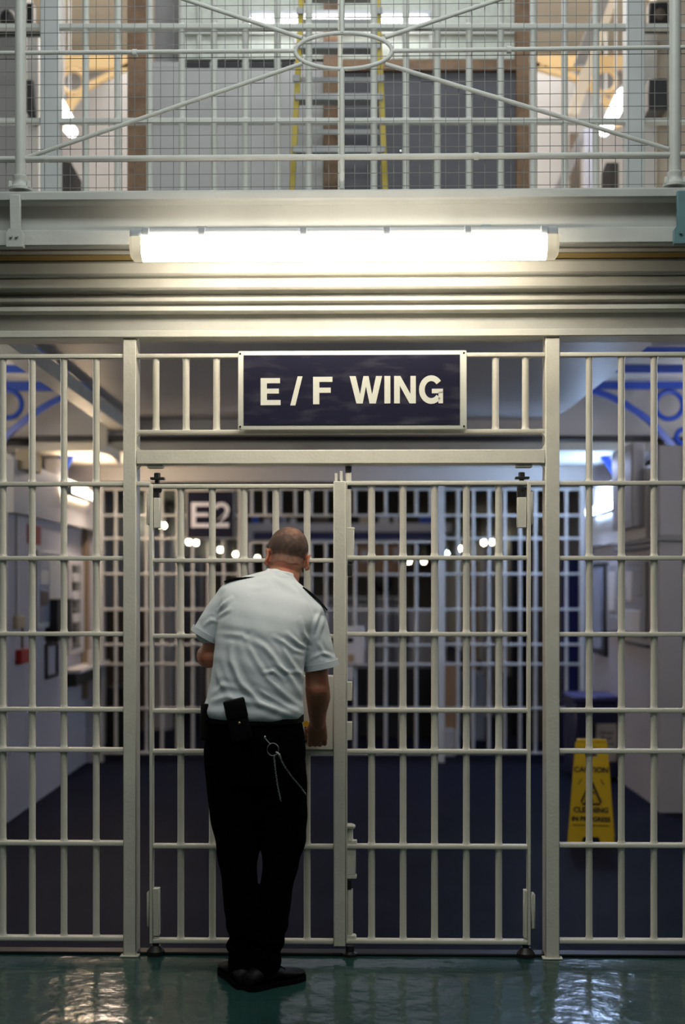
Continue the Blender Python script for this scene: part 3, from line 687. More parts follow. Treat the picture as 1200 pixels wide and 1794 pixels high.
rw('rail_strip', 'darksteel', 1095, 1140, 1.07, 1.085, .03, None, label='thin dark ledge below the right notice board', cat='ledge')
t = thing('pipe_run', 'grey horizontal pipes crossing the right wall and pilaster', 'pipes', (2.06, 4.2, 1.76))
for z in (1.80, 1.765): MB().tube([(2.065, 3.58, z), (2.065, 5.0, z-.0)], .014, 8).build('pipe', 'greywall', t)
MB().box(2.075, 2.26, 3.585, 3.62, 1.79, 1.80+.03, .003).build('pipe_cover', 'greywall', t)
t = thing('wall_cabinet', 'grey cabinet above the right wall bulkhead beside the lamp', 'cabinet', (2.0, 4.1, 2.1))
MB().box(1.99, 2.07, 4.0, 4.75, 1.90, 2.48, .004).build('case', 'wall', t); MB().box(1.984, 1.99, 4.03, 4.72, 1.93, 2.45, .002).build('door', 'wall', t)
# bin
yb = 5.15
t = thing('collection_bin', 'navy box bin with a paper notice, standing by the right corridor wall', 'bin', (wx(1047, yb), yb, 0))
MB().box(wx(1007, yb), wx(1082, yb), yb, yb+.5, .02, .60, .01).build('body', 'bin', t)
MB().box(wx(1004, yb), wx(1084, yb), yb-.02, yb+.52, .60, .65, .012).build('lid', 'lidblue', t)
MB().box(wx(1044, yb), wx(1081, yb), yb-.006, yb, wz(1334, yb), wz(1268, yb), .001).build('notice', 'paper', t)
MB().box(wx(1039, yb), wx(1044, yb), yb-.02, yb, wz(1284, yb), wz(1266, yb), .003).build('latch', 'black', t)
for a in (1012, 1072): MB().tube([(wx(a, yb)-.0, yb+.05, .025), (wx(a, yb)+.03, yb+.05, .025)], .025, 12).build('castor', 'black', t)
def text_mesh(s, size, off=0.0, ext=.001):
    c = bpy.data.curves.new('txt', 'FONT'); c.body = s; c.size = size; c.align_x = 'CENTER'; c.offset = off; c.extrude = ext; c.resolution_u = 3
    o = bpy.data.objects.new('txt', c); C.objects.link(o); dg = bpy.context.evaluated_depsgraph_get()
    me = bpy.data.meshes.new_from_object(o.evaluated_get(dg)); bpy.data.objects.remove(o); bpy.data.curves.remove(c); me.transform(Matrix.Rotation(PI/2, 4, 'X')); return me
for s_, py in (('Library', 1286), ('Book', 1295.5), ('Returns', 1305.5)):
    me = text_mesh(s_, .038, .0006); me.transform(Matrix.Translation((wx(1062, yb), yb-.007, wz(py, yb)))); put('lettering', me, 'ink', t, smooth=0)
# caution sign
cx_, cy_ = wx(1036, 2.62), 2.62
t = thing('caution_sign', 'yellow folding floor sign reading CAUTION CLEANING IN PROGRESS, behind the right bars', 'sign', (cx_, cy_, 0))
t.rotation_euler.z = math.radians(-11)
H = .585
def sp(u, h, s_=-1, off=0):    # point on a sloping panel: u across, h up
    return Vector((cx_+u, cy_+s_*(.012+.125*(1-h/H))+off*s_, h))
def hw(h): return .135-.042*h/H
for s_, nm in ((-1, 'front_panel'), (1, 'back_panel')):
    b = MB()
    def q(u0a, u0b, u1a, u1b, h0, h1): b.poly([sp(u0a, h0, s_), sp(u0b, h0, s_), sp(u1b, h1, s_), sp(u1a, h1, s_)], (0, -.008*s_, 0))
    q(-hw(0), -.055, -hw(.04), -.045, 0, .04); q(.055, hw(0), .045, hw(.04), 0, .04)
    q(-hw(.04), hw(.04), -hw(.49), hw(.49), .04, .49)
    q(-hw(.49), -.035, -hw(.545), -.035, .49, .545); q(.035, hw(.49), .035, hw(.545), .49, .545)
    q(-hw(.545), hw(.545), -hw(.575), hw(.575), .545, .575)
    b.build(nm, 'caution', t)
MB().tube([(cx_-.085, cy_, .58), (cx_+.085, cy_, .58)], .016, 10).build('hinge', 'caution', t)
tilt = Matrix.Rotation(-math.atan2(.125, H), 4, 'X')
def stext(s_, size, h):
    me = text_mesh(s_, size, .0012); me.transform(Matrix.Translation(sp(0, h, -1, .002)) @ tilt); put('lettering', me, 'ink', t, smooth=0)
stext('CAUTION', .044, .405); stext('CLEANING', .041, .178); stext('IN PROGRESS', .037, .128)
pts = [sp(-.062, .225, -1, .003), sp(.062, .225, -1, .003), sp(0, .36, -1, .003)]
tri = []
for i in range(3):
    a = pts[i]; p_, n_ = pts[i-1], pts[(i+1) % 3]
    tri += [a+(p_-a).normalized()*.014, a+(n_-a).normalized()*.014]
MB().tube(tri, .0055, 6, True).build('warning_triangle', 'ink', t)
fig = MB(); fig.tube([sp(-.004, .30, -1, .003), sp(-.012, .27, -1, .003), sp(.012, .24, -1, .003)], .005, 6); fig.tube([sp(-.012, .27, -1, .003), sp(-.03, .238, -1, .003)], .005, 6)
fig.tube([sp(-.004, .30, -1, .003), sp(.022, .285, -1, .003)], .004, 6); fig.ell(sp(.004, .318, -1, .003), (.008, .003, .008)); fig.build('falling_figure', 'ink', t)
for s_ in (-1, 1): MB().tube([sp(s_*.075, .335, -1, .003), sp(s_*.055, .365, -1, .003)], .0025, 6).build('mark', 'ink', t)
MB().box(cx_-.105, cx_+.105, cy_-.118, cy_-.112, .104, .107).build('printed_line', 'ink', t)

# ================================================================== SECOND LINE OF BARS
y2 = 6.3
z2 = lambda p: wz(p, y2)
t = thing('barred_screen', 'pale barred screen further back across the corridor, either side of its own gate', 'barred screen', (0, y2, 0))
R2 = [857, 903, 943.5, 1005.5, 1067.5, 1129, 1163.5, 1241, 1319]
def rail2(xa, xb, py, par): MB().box(wx(xa, y2), wx(xb, y2), y2-.02, y2+.02, z2(py+2), z2(py-2), .003).build('rail', 'greypaint', par)
for a, b_ in ((175, 417), (778, 1024)):
    for py in R2: rail2(a, b_, py, t)
for a, b_ in ((173, 182), (417, 432), (766, 778.5), (1015, 1024)): MB().box(wx(a, y2), wx(b_, y2), y2-.035, y2+.035, .0, z2(850), .003).build('post', 'greypaint', t)
b0 = None
for px in [203, 230, 257, 284, 311, 338, 365, 392]+[802, 829, 856.5, 884, 911, 938, 965, 992]:
    if b0 is None: b0 = bar_mesh(z2(1319), z2(857), [z2(p) for p in R2], .0135, .004, wx(px, y2), y2).build('bar', 'greypaint', t); p0 = px
    else: c = b0.copy(); C.objects.link(c); c.location.x = b0.location.x+wx(px, y2)-wx(p0, y2)
RM = [857, 903]
t2 = t
for py in RM: rail2(432, 766, py, t)
for px in [441, 464.5, 491, 517.5, 545, 571, 597, 622, 648, 675.5, 702, 729, 754]:
    bar_mesh(z2(903), z2(857), [z2(903), z2(857)], .0135, .004, wx(px, y2), y2).build('bar', 'greypaint', t)
for nm, a, b_, bars in (('left', 436, 597, [464.5, 491, 517.5, 545, 571]), ('right', 601, 764, [622, 648, 675.5, 702, 729])):
    g = thing('barred_gate', '%s leaf of the pale second gate further down the corridor' % nm, 'gate', (wx(a, y2), y2, z2(1325)))
    for py in (950, 1006.5, 1068.5, 1130, 1164, 1241, 1320): rail2(a, b_, py, g)
    MB().box(wx(a, y2), wx(a+6, y2), y2-.02, y2+.02, z2(1322), z2(948), .002).build('stile', 'greypaint', g)
    MB().box(wx(b_-6, y2), wx(b_, y2), y2-.02, y2+.02, z2(1322), z2(948), .002).build('stile', 'greypaint', g)
    for px in bars: bar_mesh(z2(1320), z2(950), [z2(p) for p in (950, 1006.5, 1068.5, 1130, 1164, 1241)], .0135, .004, wx(px, y2), y2).build('bar', 'greypaint', g)
    if nm == 'right':
        MB().box(wx(603, y2), wx(638, y2), y2-.05, y2+.03, z2(1165), z2(1098), .006).build('lock_case', 'whitewall', g)
        MB().box(wx(601, y2), wx(618, y2), y2-.045, y2+.03, z2(1193), z2(1168), .003).build('lock_keep', 'whitewall', g)
        MB().box(wx(609, y2), wx(620, y2), y2-.054, y2-.048, z2(1159), z2(1146), .001).build('lock_plate', 'tan', g)
        MB().box(wx(609, y2), wx(619, y2), y2-.054, y2-.048, z2(1125), z2(1117), .001).build('lock_slot', 'black', g)
# E2 sign
ysn = 6.255
t = thing('location_sign', 'square navy sign reading E2 hung on the second line of bars', 'sign', (wx(368, ysn), ysn, wz(943, ysn)))
MB().box(wx(326, ysn), wx(411, ysn), ysn+.002, ysn+.02, wz(944, ysn), wz(859, ysn), .003).build('board', 'greypaint', t)
MB().box(wx(328, ysn), wx(409, ysn), ysn-.003, ysn+.004, wz(942, ysn), wz(861, ysn)).build('face', mat('matt_navy', (.010, .011, .024), .7, spec=.15), t)
sw = mat('sign_pale', (.74, .74, .78), .6)
letter([rect(335, 343, 880, 924), rect(343, 368, 880, 887), rect(343, 366, 898.5, 905), rect(343, 368, 917, 924)], sw, t, ysn-.006)
letter(arcpoly(387.5, 893, 14.5, 13, 7.5, math.radians(-35), math.radians(170), 16)+[[(396, 897), (400, 903), (384, 917), (374, 917)], [(396, 897), (384, 917), (374, 917), (392, 899)], rect(373, 401, 916, 924)], sw, t, ysn-.006)

# ================================================================== FAR HALL
struct('wall_left', 'greywall', -2.9, -2.75, 6.4, 38, 0, 2.8)
struct('wall_right', 'greywall', 2.75, 2.9, 6.4, 38, 0, 2.8)
struct('ceiling', mat('dim_ceiling', (.10, .095, .09), .7), -2.9, 2.9, 6.4, 38, 2.74, 2.84)
struct('wall_back', 'greywall', -2.9, 2.9, 37.9, 38, 0, 2.8)
# portal with header further in
yp = 10.2
t = thing('hall_portal', 'white portal frame with a navy band standing beyond the second gate', 'portal', (0, yp, 0))
def pbx(name, m, a, b_, pa, pb, y, dep, par=None, **k): return MB().box(wx(a, y), wx(b_, y), y, y+dep, wz(pb, y), wz(pa, y), .004).build(name, m, par, **k)
def pfl(name, m, a, b_, pa, y, dep, par=None, **k): return MB().box(wx(a, y), wx(b_, y), y, y+dep, 0, wz(pa, y), .004).build(name, m, par, **k)
pbx('header', 'whitewall', 425, 790, 917, 932, yp, .1, t); pbx('band', mat('navy_band', (.02, .025, .12), .4), 440, 770, 932, 946, yp+.02, .08, t)
pfl('jamb', 'whitewall', 430, 443, 932, yp, .1, t); pfl('jamb', 'whitewall', 770, 782, 932, yp, .1, t); pbx('rail', 'greypaint', 443, 770, 946, 951, yp, .05, t)
for px in (502,): pfl('upright', 'greypaint', px, px+6, 950, yp+.02, .05, t)
zp = wz(917, yp)
boxes = [(441, 452, 905, mat('blue_tub', (.02, .10, .5), .4), 'bright blue tub on top of the white portal header'), (462, 474, 908, M['paper'], 'first pale jar on the portal header beside the blue tub'), (490, 500, 906, M['glassy'], 'pale jar on the portal header above the officer, left one'),
         (508, 518, 908, M['paper'], 'pale jar on the portal header above the officer, right one'), (548, 575, 906, M['brownboard'], 'brown carton on the portal header left of the meeting stile'), (630, 650, 904, M['beige'], 'beige carton on the portal header right of the meeting stile'),
         (664, 682, 906, M['paper'], 'white carton on the portal header'), (690, 700, 903, M['paper'], 'tall white jar on the portal header'), (735, 760, 905, mat('blue_crate', (.02, .06, .35), .4), 'blue crate at the right end of the portal header')]
for a, b_, pt, m_, l_ in boxes: MB().box(wx(a, yp), wx(b_, yp), yp+.01, yp+.09, zp, wz(pt, yp), .004).build('stored_box', m_, label=l_, cat='container')
# furniture and boards in the hall
def fl(name, m, a, b_, pt, y, dep, label, cat): return pfl(name, m, a, b_, pt, y, dep, None, label=label, cat=cat)
fl('black_cabinet', 'black', 186, 232, 1205, 7.0, .5, 'black cabinet behind the left end of the second bars', 'cabinet')
fl('dark_desk', 'black', 620, 768, 1170, 8.2, .6, 'long black desk beyond the right leaf of the second gate', 'desk')
fl('dark_cupboard', 'darkglass', 440, 560, 1180, 8.4, .5, 'dark cupboard behind the officer beyond the second gate', 'cupboard')
fl('grey_locker', 'greywall', 660, 700, 1075, 10.6, .4, 'pale grey locker standing behind the black desk', 'locker')
fl('white_locker', 'whitewall', 718, 760, 1070, 10.9, .4, 'white locker standing right of the grey one', 'locker')
fl('white_column', 'whitewall', 150, 176, 930, 7.4, .3, 'white column at the far left beyond the second bars', 'column')
fl('pale_door', 'whitewall', 268, 300, 935, 9.0, .2, 'pale lit door leaf beyond the left second bars', 'door')
fl('brown_screen', 'brownboard', 185, 262, 1070, 8.8, .1, 'brown board screen low behind the left second bars', 'board')
fl('pale_screen', 'panel', 305, 352, 975, 11.0, .2, 'pale tall panel beneath the location sign', 'panel')
fl('brown_locker', 'brownboard', 356, 408, 985, 10.0, .4, 'brown locker beyond the bars right of the pale panel', 'locker')
fl('tan_column', 'tan', 816, 838, 985, 9.6, .3, 'tan column beyond the right second bars', 'column')
fl('cream_column', 'whitewall', 848, 868, 960, 10.5, .3, 'cream column right of the tan one', 'column')
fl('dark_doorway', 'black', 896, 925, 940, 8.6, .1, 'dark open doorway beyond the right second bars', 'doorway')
fl('brown_door', 'brownboard', 930, 962, 935, 7.9, .1, 'brown door right of the dark doorway', 'door')
fl('blue_noticeboard', mat('navy_cloth', (.01, .012, .09), .7), 985, 1016, 975, 7.2, .06, 'dark blue board behind the right end of the second bars', 'board')
fl('tan_crate', 'tan', 768, 800, 1165, 7.6, .5, 'tan crate on the floor by the second gate post', 'crate')
fl('grey_bin', 'greywall', 812, 850, 1180, 8.0, .4, 'grey bin standing right of the tan crate', 'bin')
fl('white_bin', 'whitewall', 776, 798, 1280, 6.7, .25, 'small white bin beside the second gate post', 'bin')
t = thing('pin_board', 'tan pin board with papers beyond the right leaf of the second gate', 'board', (wx(660, 11.5), 11.5, 1.5))
pbx('board', 'tan', 625, 700, 955, 1010, 11.5, .05, t); pbx('paper', 'paper', 690, 698, 960, 985, 11.48, .02, t); pbx('paper', 'paper', 632, 650, 965, 985, 11.48, .02, t); MB().box(wx(650, 11.5), wx(656, 11.5), 11.5, 11.55, 0, wz(1010, 11.5)).build('leg', 'darksteel', t)
t = thing('round_backed_chair', 'dark round-backed chair beyond the second gate', 'chair', (wx(672, 10.0), 10.0, 0))
MB().ell(P(672, 1020, 10.0), (.11, .05, .13)).build('backrest', 'black', t); MB().box(wx(655, 10), wx(690, 10), 10.0, 10.3, .42, .48, .01).build('seat', 'black', t)
for a in (657, 686): MB().box(wx(a, 10), wx(a+3, 10), 10.02, 10.05, 0, 1.45).build('leg', 'black', t)
t = thing('counter', 'white reception counter beyond the second gate', 'counter', (wx(560, 13), 13, 0))
pfl('front', 'whitewall', 480, 700, 1052, 13, .5, t); pbx('worktop', 'greypaint', 476, 704, 1047, 1052, 12.95, .6, t)
# rows of small lamps down the long hall
for X, Y, z, m_ in ((-2.5, 13.8, 2.33, 'lampfar'), (-2.56, 14.6, 2.35, 'lampfar'), (-2.5, 17.4, 2.2, 'lampfar'), (-2.5, 18.5, 2.22, 'lampfar'), (-2.5, 23.3, 2.22, 'lampfar'), (-2.5, 27.5, 2.22, 'lampfar'), (-2.2, 31.0, 2.2, 'lampfar'),
                 (2.5, 18.1, 2.22, 'lampfar'), (2.5, 19.4, 2.25, 'lampfar'), (2.5, 24.6, 2.28, 'lampfar'), (2.5, 28.4, 2.26, 'lampfarb'), (1.9, 27.5, 2.05, 'lampfar'), (1.55, 27.5, 2.05, 'lampfar')):
    px = 600+X*F/(D0+Y)
    s_ = 'left' if X < 0 else 'right'
    t = thing('hall_lamp', 'small glowing lamp on the %s of the far hall, about %s' % (s_, '%s gate bars from centre' % {0: 'one', 1: 'two', 2: 'three', 3: 'four', 4: 'five', 5: 'six'}[min(5, int(abs(px-600)/56))]), 'lamp', (X, Y, z-.06), 'lamps along the far hall')
    MB().ell((X, Y, z), (.033, .07, .030), None, 12, 8).build('globe', m_, t); MB().box(X-.01, X+.01, Y-.01, Y+.01, z, 2.75).build('rod', 'greypaint', t)

# ================================================================== THE OFFICER
def remesh(mb, vox, it=4, fac=.5):
    me = mb.mesh('tmp'); o = bpy.data.objects.new('tmp', me); C.objects.link(o)
    r = o.modifiers.new('r', 'REMESH'); r.mode = 'VOXEL'; r.voxel_size = vox
    if it: s = o.modifiers.new('s', 'SMOOTH'); s.factor = fac; s.iterations = it
    dg = bpy.context.evaluated_depsgraph_get(); out = bpy.data.meshes.new_from_object(o.evaluated_get(dg))
    bpy.data.objects.remove(o); bpy.data.meshes.remove(me); return out
def ering(cx, cy, a, b, y, roll=0, n=44, e=2.3, g=0., yaw=0):
    """horizontal body ring; cx, cy, a read off in photo units at depth y, b half depth in metres, g grow"""
    c = P(cx, cy, y); A = a*(D0+y)/F+g; B = b+g; out = []; ro = math.radians(roll)
    for k in range(n):
        q = 2*PI*k/n; x = math.copysign(abs(math.cos(q))**(2/e), math.cos(q))*A; yy = math.copysign(abs(math.sin(q))**(2/e), math.sin(q))*B
        xr, yr_ = x*math.cos(yaw)-yy*math.sin(yaw), x*math.sin(yaw)+yy*math.cos(yaw)
        out.append((c.x+xr*math.cos(ro), c.y+yr_, c.z-xr*math.sin(ro)))
    return out
def interp(rows, n):
    """Catmull-Rom refine a table of ring parameters"""
    out = []; R = [np.array(r, float) for r in rows]
    for i in range(len(R)-1):
        p0, p1, p2, p3 = R[max(i-1, 0)], R[i], R[i+1], R[min(i+2, len(R)-1)]
        for k in range(n):
            q = k/n; out.append(.5*((2*p1)+(p2-p0)*q+(2*p0-5*p1+4*p2-p3)*q*q+(-p0+3*p1-3*p2+p3)*q**3))
    out.append(R[-1]); return out
TORSO = [  # cx, cy, half width px, half depth, y, roll
 (445, 1263, 80, .118, -.43, 1), (444.5, 1255, 86, .140, -.43, 1), (444.5, 1243, 87, .144, -.43, 1), (446, 1226, 85, .138, -.43, 1), (450, 1200, 82, .132, -.43, 2), (453, 1165, 80, .133, -.42, 4),
 (457, 1130, 80, .138, -.40, 7), (463, 1092, 82, .140, -.375, 10), (470, 1062, 84, .132, -.345, 13), (476, 1042, 76, .115, -.32, 14), (482, 1028, 58, .095, -.30, 15),
 (487, 1017, 40, .078, -.285, 14), (491, 1008, 29, .066, -.27, 12), (494, 1000, 26, .060, -.262, 10)]
off = Vector
man = thing('person', 'man in white short-sleeved shirt and black trousers, back turned, unlocking the barred gate', 'person', (wx(450, -.42), -.42, 0))

# ---- head (local: face towards +Y, origin at skull centre)
HC = P(503.5, 968, -.215)
HM = Matrix.Translation(HC) @ Matrix.Rotation(math.radians(10), 4, 'Y') @ Matrix.Rotation(math.radians(10), 4, 'Z') @ Matrix.Rotation(math.radians(-24), 4, 'X')
def hp(x, y, z): return HM @ Vector((x, y, z))
HR = HM.to_3x3()
body = MB()
body.ell(hp(0, -.004, .012), (.0775, .096, .084), HR, 40, 28)          # cranium
body.ell(hp(0, .030, -.020), (.0695, .066, .070), HR)
body.ell(hp(0, -.006, -.045), (.0665, .070, .075), HR, 30, 20); body.ell(hp(0, .040, -.062), (.058, .052, .058), HR)                    # jaw
body.ell(hp(0, .078, -.100), (.026, .020, .020), HR)                   # chin
body.ell(hp(0, .088, .018), (.045, .018, .016), HR)                      # brow
body.ell(hp(0, .104, -.022), (.012, .017, .022), HR); body.ell(hp(0, .112, -.034), (.016, .014, .010), HR)   # nose
body.ell(hp(0, .093, -.062), (.024, .012, .008), HR); body.ell(hp(0, .091, -.074), (.021, .012, .008), HR)   # lips
for s_ in (-1, 1):
    body.ell(hp(s_*.040, .080, -.028), (.022, .02, .022), HR)          # cheeks
    er = HR @ Matrix.Rotation(s_*math.radians(-28), 3, 'Z') @ Matrix.Rotation(math.radians(12), 3, 'X')
    # ear: rim, lobe, root
    ec = Vector((s_*.0735, -.010-(s_ > 0)*.014, -.040))
    rim = [hp(ec.x+s_*(.003+.008*abs(math.sin(q)))*1.0, ec.y-.015*math.cos(q)*.9-.006*abs(math.sin(q)), ec.z+.029*math.sin(q)+.002) for q in [math.radians(d) for d in range(-110, 131, 20)]]
    body.tube(rim, .0048, 8); body.ell(hp(ec.x+s_*.003, ec.y, ec.z), (.0062, .016, .029), HR @ Matrix.Rotation(s_*.35, 3, 'Z')); body.ell(hp(ec.x+s_*.003, ec.y-.002, ec.z-.028), (.005, .008, .009), HR)
# ---- neck and hidden trunk
body.capsule([P(489, 1030, -.295), P(495, 1016, -.268), P(503, 990, -.225)], [.058, .0585, .062], 24)
body.capsule([P(502, 1020, -.235), hp(0, .03, -.06)], [.050, .055], 20)
body.rings([ering(*(r[0], r[1], r[2], r[3], r[4], r[5]), g=-.024) for r in interp(TORSO[2:], 3)])
body.rings([ering(446, 1330, 80, .11, -.43), ering(446, 1290, 82, .115, -.43), ering(446, 1245, 76, .11, -.43)])
# ---- legs of the body inside the trousers
LEG_L = [(404, 1335, 46, .105, -.43), (406, 1370, 46, .10, -.43), (409, 1410, 43.5, .092, -.43), (413, 1458, 40, .085, -.425), (417, 1500, 35.2, .078, -.42), (419.5, 1545, 31.0, .074, -.42), (424, 1600, 30.5, .070, -.42), (428, 1638, 28, .068, -.41), (424, 1655, 26, .066, -.405), (426, 1675, 24, .062, -.40), (427, 1700, 24, .062, -.40)]
LEG_R = [(491, 1335, 46, .105, -.43), (492, 1370, 45.5, .10, -.43), (493.5, 1410, 44.5, .092, -.42), (496, 1440, 43, .087, -.415), (496, 1480, 37.5, .080, -.41), (493, 1507, 33.2, .076, -.41), (485.5, 1548, 29.0, .072, -.415), (478, 1600, 29.5, .069, -.42), (474, 1635, 27.5, .066, -.42), (470, 1658, 25, .062, -.42), (467, 1702, 23, .062, -.42)]
for LG in (LEG_L, LEG_R): body.rings([ering(r[0], r[1], r[2], r[3], r[4], 0, g=-.020) for r in interp(LG, 2)])
# ---- arms
SL, SR = P(404, 1046, -.335), P(548, 1088, -.345)
EL, ER = P(367, 1150, -.330), P(556, 1205, -.335)
bx_ = -.53; GZ = wz(1146)                    # left hand grips this bar of the gate
gp = lambda x, y, z: (YAW @ Vector((x, y, z)))
WL = Vector((bx_-.012, -.125, GZ+.0)); WR = P(556.5, 1266, -.155)
body.capsule([SL, SL.lerp(EL, .5)+off((-.006, 0, 0)), EL], [.038, .040, .038], 20)
body.capsule([EL, EL.lerp(WL, .3), EL.lerp(WL, .7), WL], [.043, .046, .036, .029], 20)
body.capsule([SR, SR.lerp(ER, .5), ER], [.040, .042, .045], 20)
body.capsule([ER, P(557.5, 1222, -.30), P(556, 1246, -.22), WR], [.047, .047, .037, .0315], 20)
# left hand, closed round the bar
b0x = wx(371.5)
for s_, q in ((0, 0),):
    body.ell(Vector((b0x-.026, -.052, GZ)), (.020, .052, .040))
    body.capsule([WL, Vector((b0x-.022, -.06, GZ))], [.027, .026])
for k in range(4):
    z = GZ+.030-.020*k; ln = (1, 1.08, 1.02, .85)[k]
    body.capsule([Vector((b0x-.030, -.022, z)), Vector((b0x-.0265, .014, z)), Vector((b0x-.004*ln, .0270, z-.001)), Vector((b0x+.020*ln, .0170, z-.002))], [.0098, .0092, .0085, .0078], 10)
body.capsule([Vector((b0x-.018, -.07, GZ+.022)), Vector((b0x+.008, -.042, GZ+.036)), Vector((b0x+.022, -.020, GZ+.040))], [.0125, .0108, .0092], 10)
# right hand on the key in the lock
def hpnt(px, py, y): return P(px, py, y)
body.rings([ering(556.5, 1262, 14.5, .024, -.16), ering(556, 1272, 16, .024, -.145), ering(556, 1284, 17.5, .022, -.128), ering(556, 1294, 18, .019, -.115), ering(556, 1299, 16.5, .014, -.112)], 44)
for k in range(4):
    px = 568.5-8.6*k; ln = (.85, 1.0, 1.06, .98)[k]
    body.capsule([hpnt(px, 1293-(k == 0)*2, -.122), hpnt(px+.5, 1303+(k > 0)*2, -.122+.036*ln), hpnt(px-1, 1301+(k > 0)*1, -.122+.062*ln), hpnt(px-3, 1292, -.122+.066*ln)], [.0100, .0094, .0088, .0080], 12)
body.capsule([hpnt(549, 1271, -.145), hpnt(539, 1279, -.122), hpnt(536.5, 1287, -.094), hpnt(539, 1291, -.073)], [.0140, .0125, .0108, .0092], 12)
me = remesh(body, .0036, 3)
me_copy = me.copy()
bo = put('body', me, 'skin', man, smooth=60)

# ---- hair: closely cropped, thin at the crown
hm = bpy.data.materials.new('cropped_hair'); hm.use_nodes = True
n = hm.node_tree.nodes; l = hm.node_tree.links; pb = n['Principled BSDF']; pb.inputs['Roughness'].default_value = .75
at = n.new('ShaderNodeAttribute'); at.attribute_name = 'thin'; nz = n.new('ShaderNodeTexNoise'); nz.inputs['Scale'].default_value = 60; nz.inputs['Detail'].default_value = 6
tc = n.new('ShaderNodeTexCoord'); l.new(tc.outputs['Object'], nz.inputs[0])
a1 = n.new('ShaderNodeMath'); a1.operation = 'MULTIPLY_ADD'; l.new(nz.outputs[0], a1.inputs[0]); a1.inputs[1].default_value = .7; l.new(at.outputs['Fac'], a1.inputs[2])
cr = n.new('ShaderNodeValToRGB'); l.new(a1.outputs[0], cr.inputs[0]); cr.color_ramp.elements[0].position = .30; cr.color_ramp.elements[0].color = (.078, .046, .034, 1)
cr.color_ramp.elements[1].position = 1.25-.0 if False else 1.0; cr.color_ramp.elements[1].color = (.40, .19, .13, 1); l.new(cr.outputs[0], pb.inputs['Base Color'])
def hairline(p):   # positive inside the hair: nape, then rising over the ears and the temples
    low = (-.080 if p.y < -.03 else -.080+(p.y+.03)*1.0)+.010*abs(math.sin(p.x*42))
    if p.y > .05: return -1
    ex = ((p.y+.010+(p.x > 0)*.014)/.030)**2+((p.z+.040)/.042)**2
    if abs(p.x) > .064 and ex < 1: return -1
    return p.z-low
HI = HM.inverted(); hb = bmesh.new(); hb.from_mesh(me_copy)
loc = {}
for v in hb.verts: loc[v.index] = HI @ v.co
kill = [f for f in hb.faces if min(hairline(loc[v.index]) for v in f.verts) < 0 or loc[f.verts[0].index].length > .2]
for v in hb.verts: v.co = v.co+v.normal*.0016
bmesh.ops.delete(hb, geom=kill, context='FACES')
info = [HI @ v.co for v in hb.verts]
hme = bpy.data.meshes.new('hair'); hb.to_mesh(hme); hb.free()
ca = hme.attributes.new('thin', 'FLOAT', 'POINT')
for i, p in enumerate(info):
    crown = math.exp(-(((p.x-.004)/.032)**2+((p.z-.052)/.030)**2+((p.y+.06)/.05)**2*.5)); edge = max(0, 1-hairline(p)/.055)
    ca.data[i].value = .42*crown+.62*edge-.05
put('hair', hme, hm, man, smooth=80)

# ---- shirt
sh = MB()
sh.rings([ering(*r) for r in interp(TORSO, 4)])
HL, HR_ = P(362, 1117, -.333), P(562, 1171, -.340)
SLs, SRs = P(405, 1047, -.335), P(546, 1092, -.345)
sh.capsule([SLs, P(386, 1074, -.336), P(369, 1104, -.334)], [.056, .058, .060], 26)
sh.tube([SLs, P(386, 1074, -.336), HL], [.056, .058, .0625], 26)
sh.tube([SRs, P(553, 1125, -.343), HR_], [.060, .061, .066], 28)
sh.ell(SRs, (.060, .060, .058)); sh.ell(SLs, (.056, .058, .056))
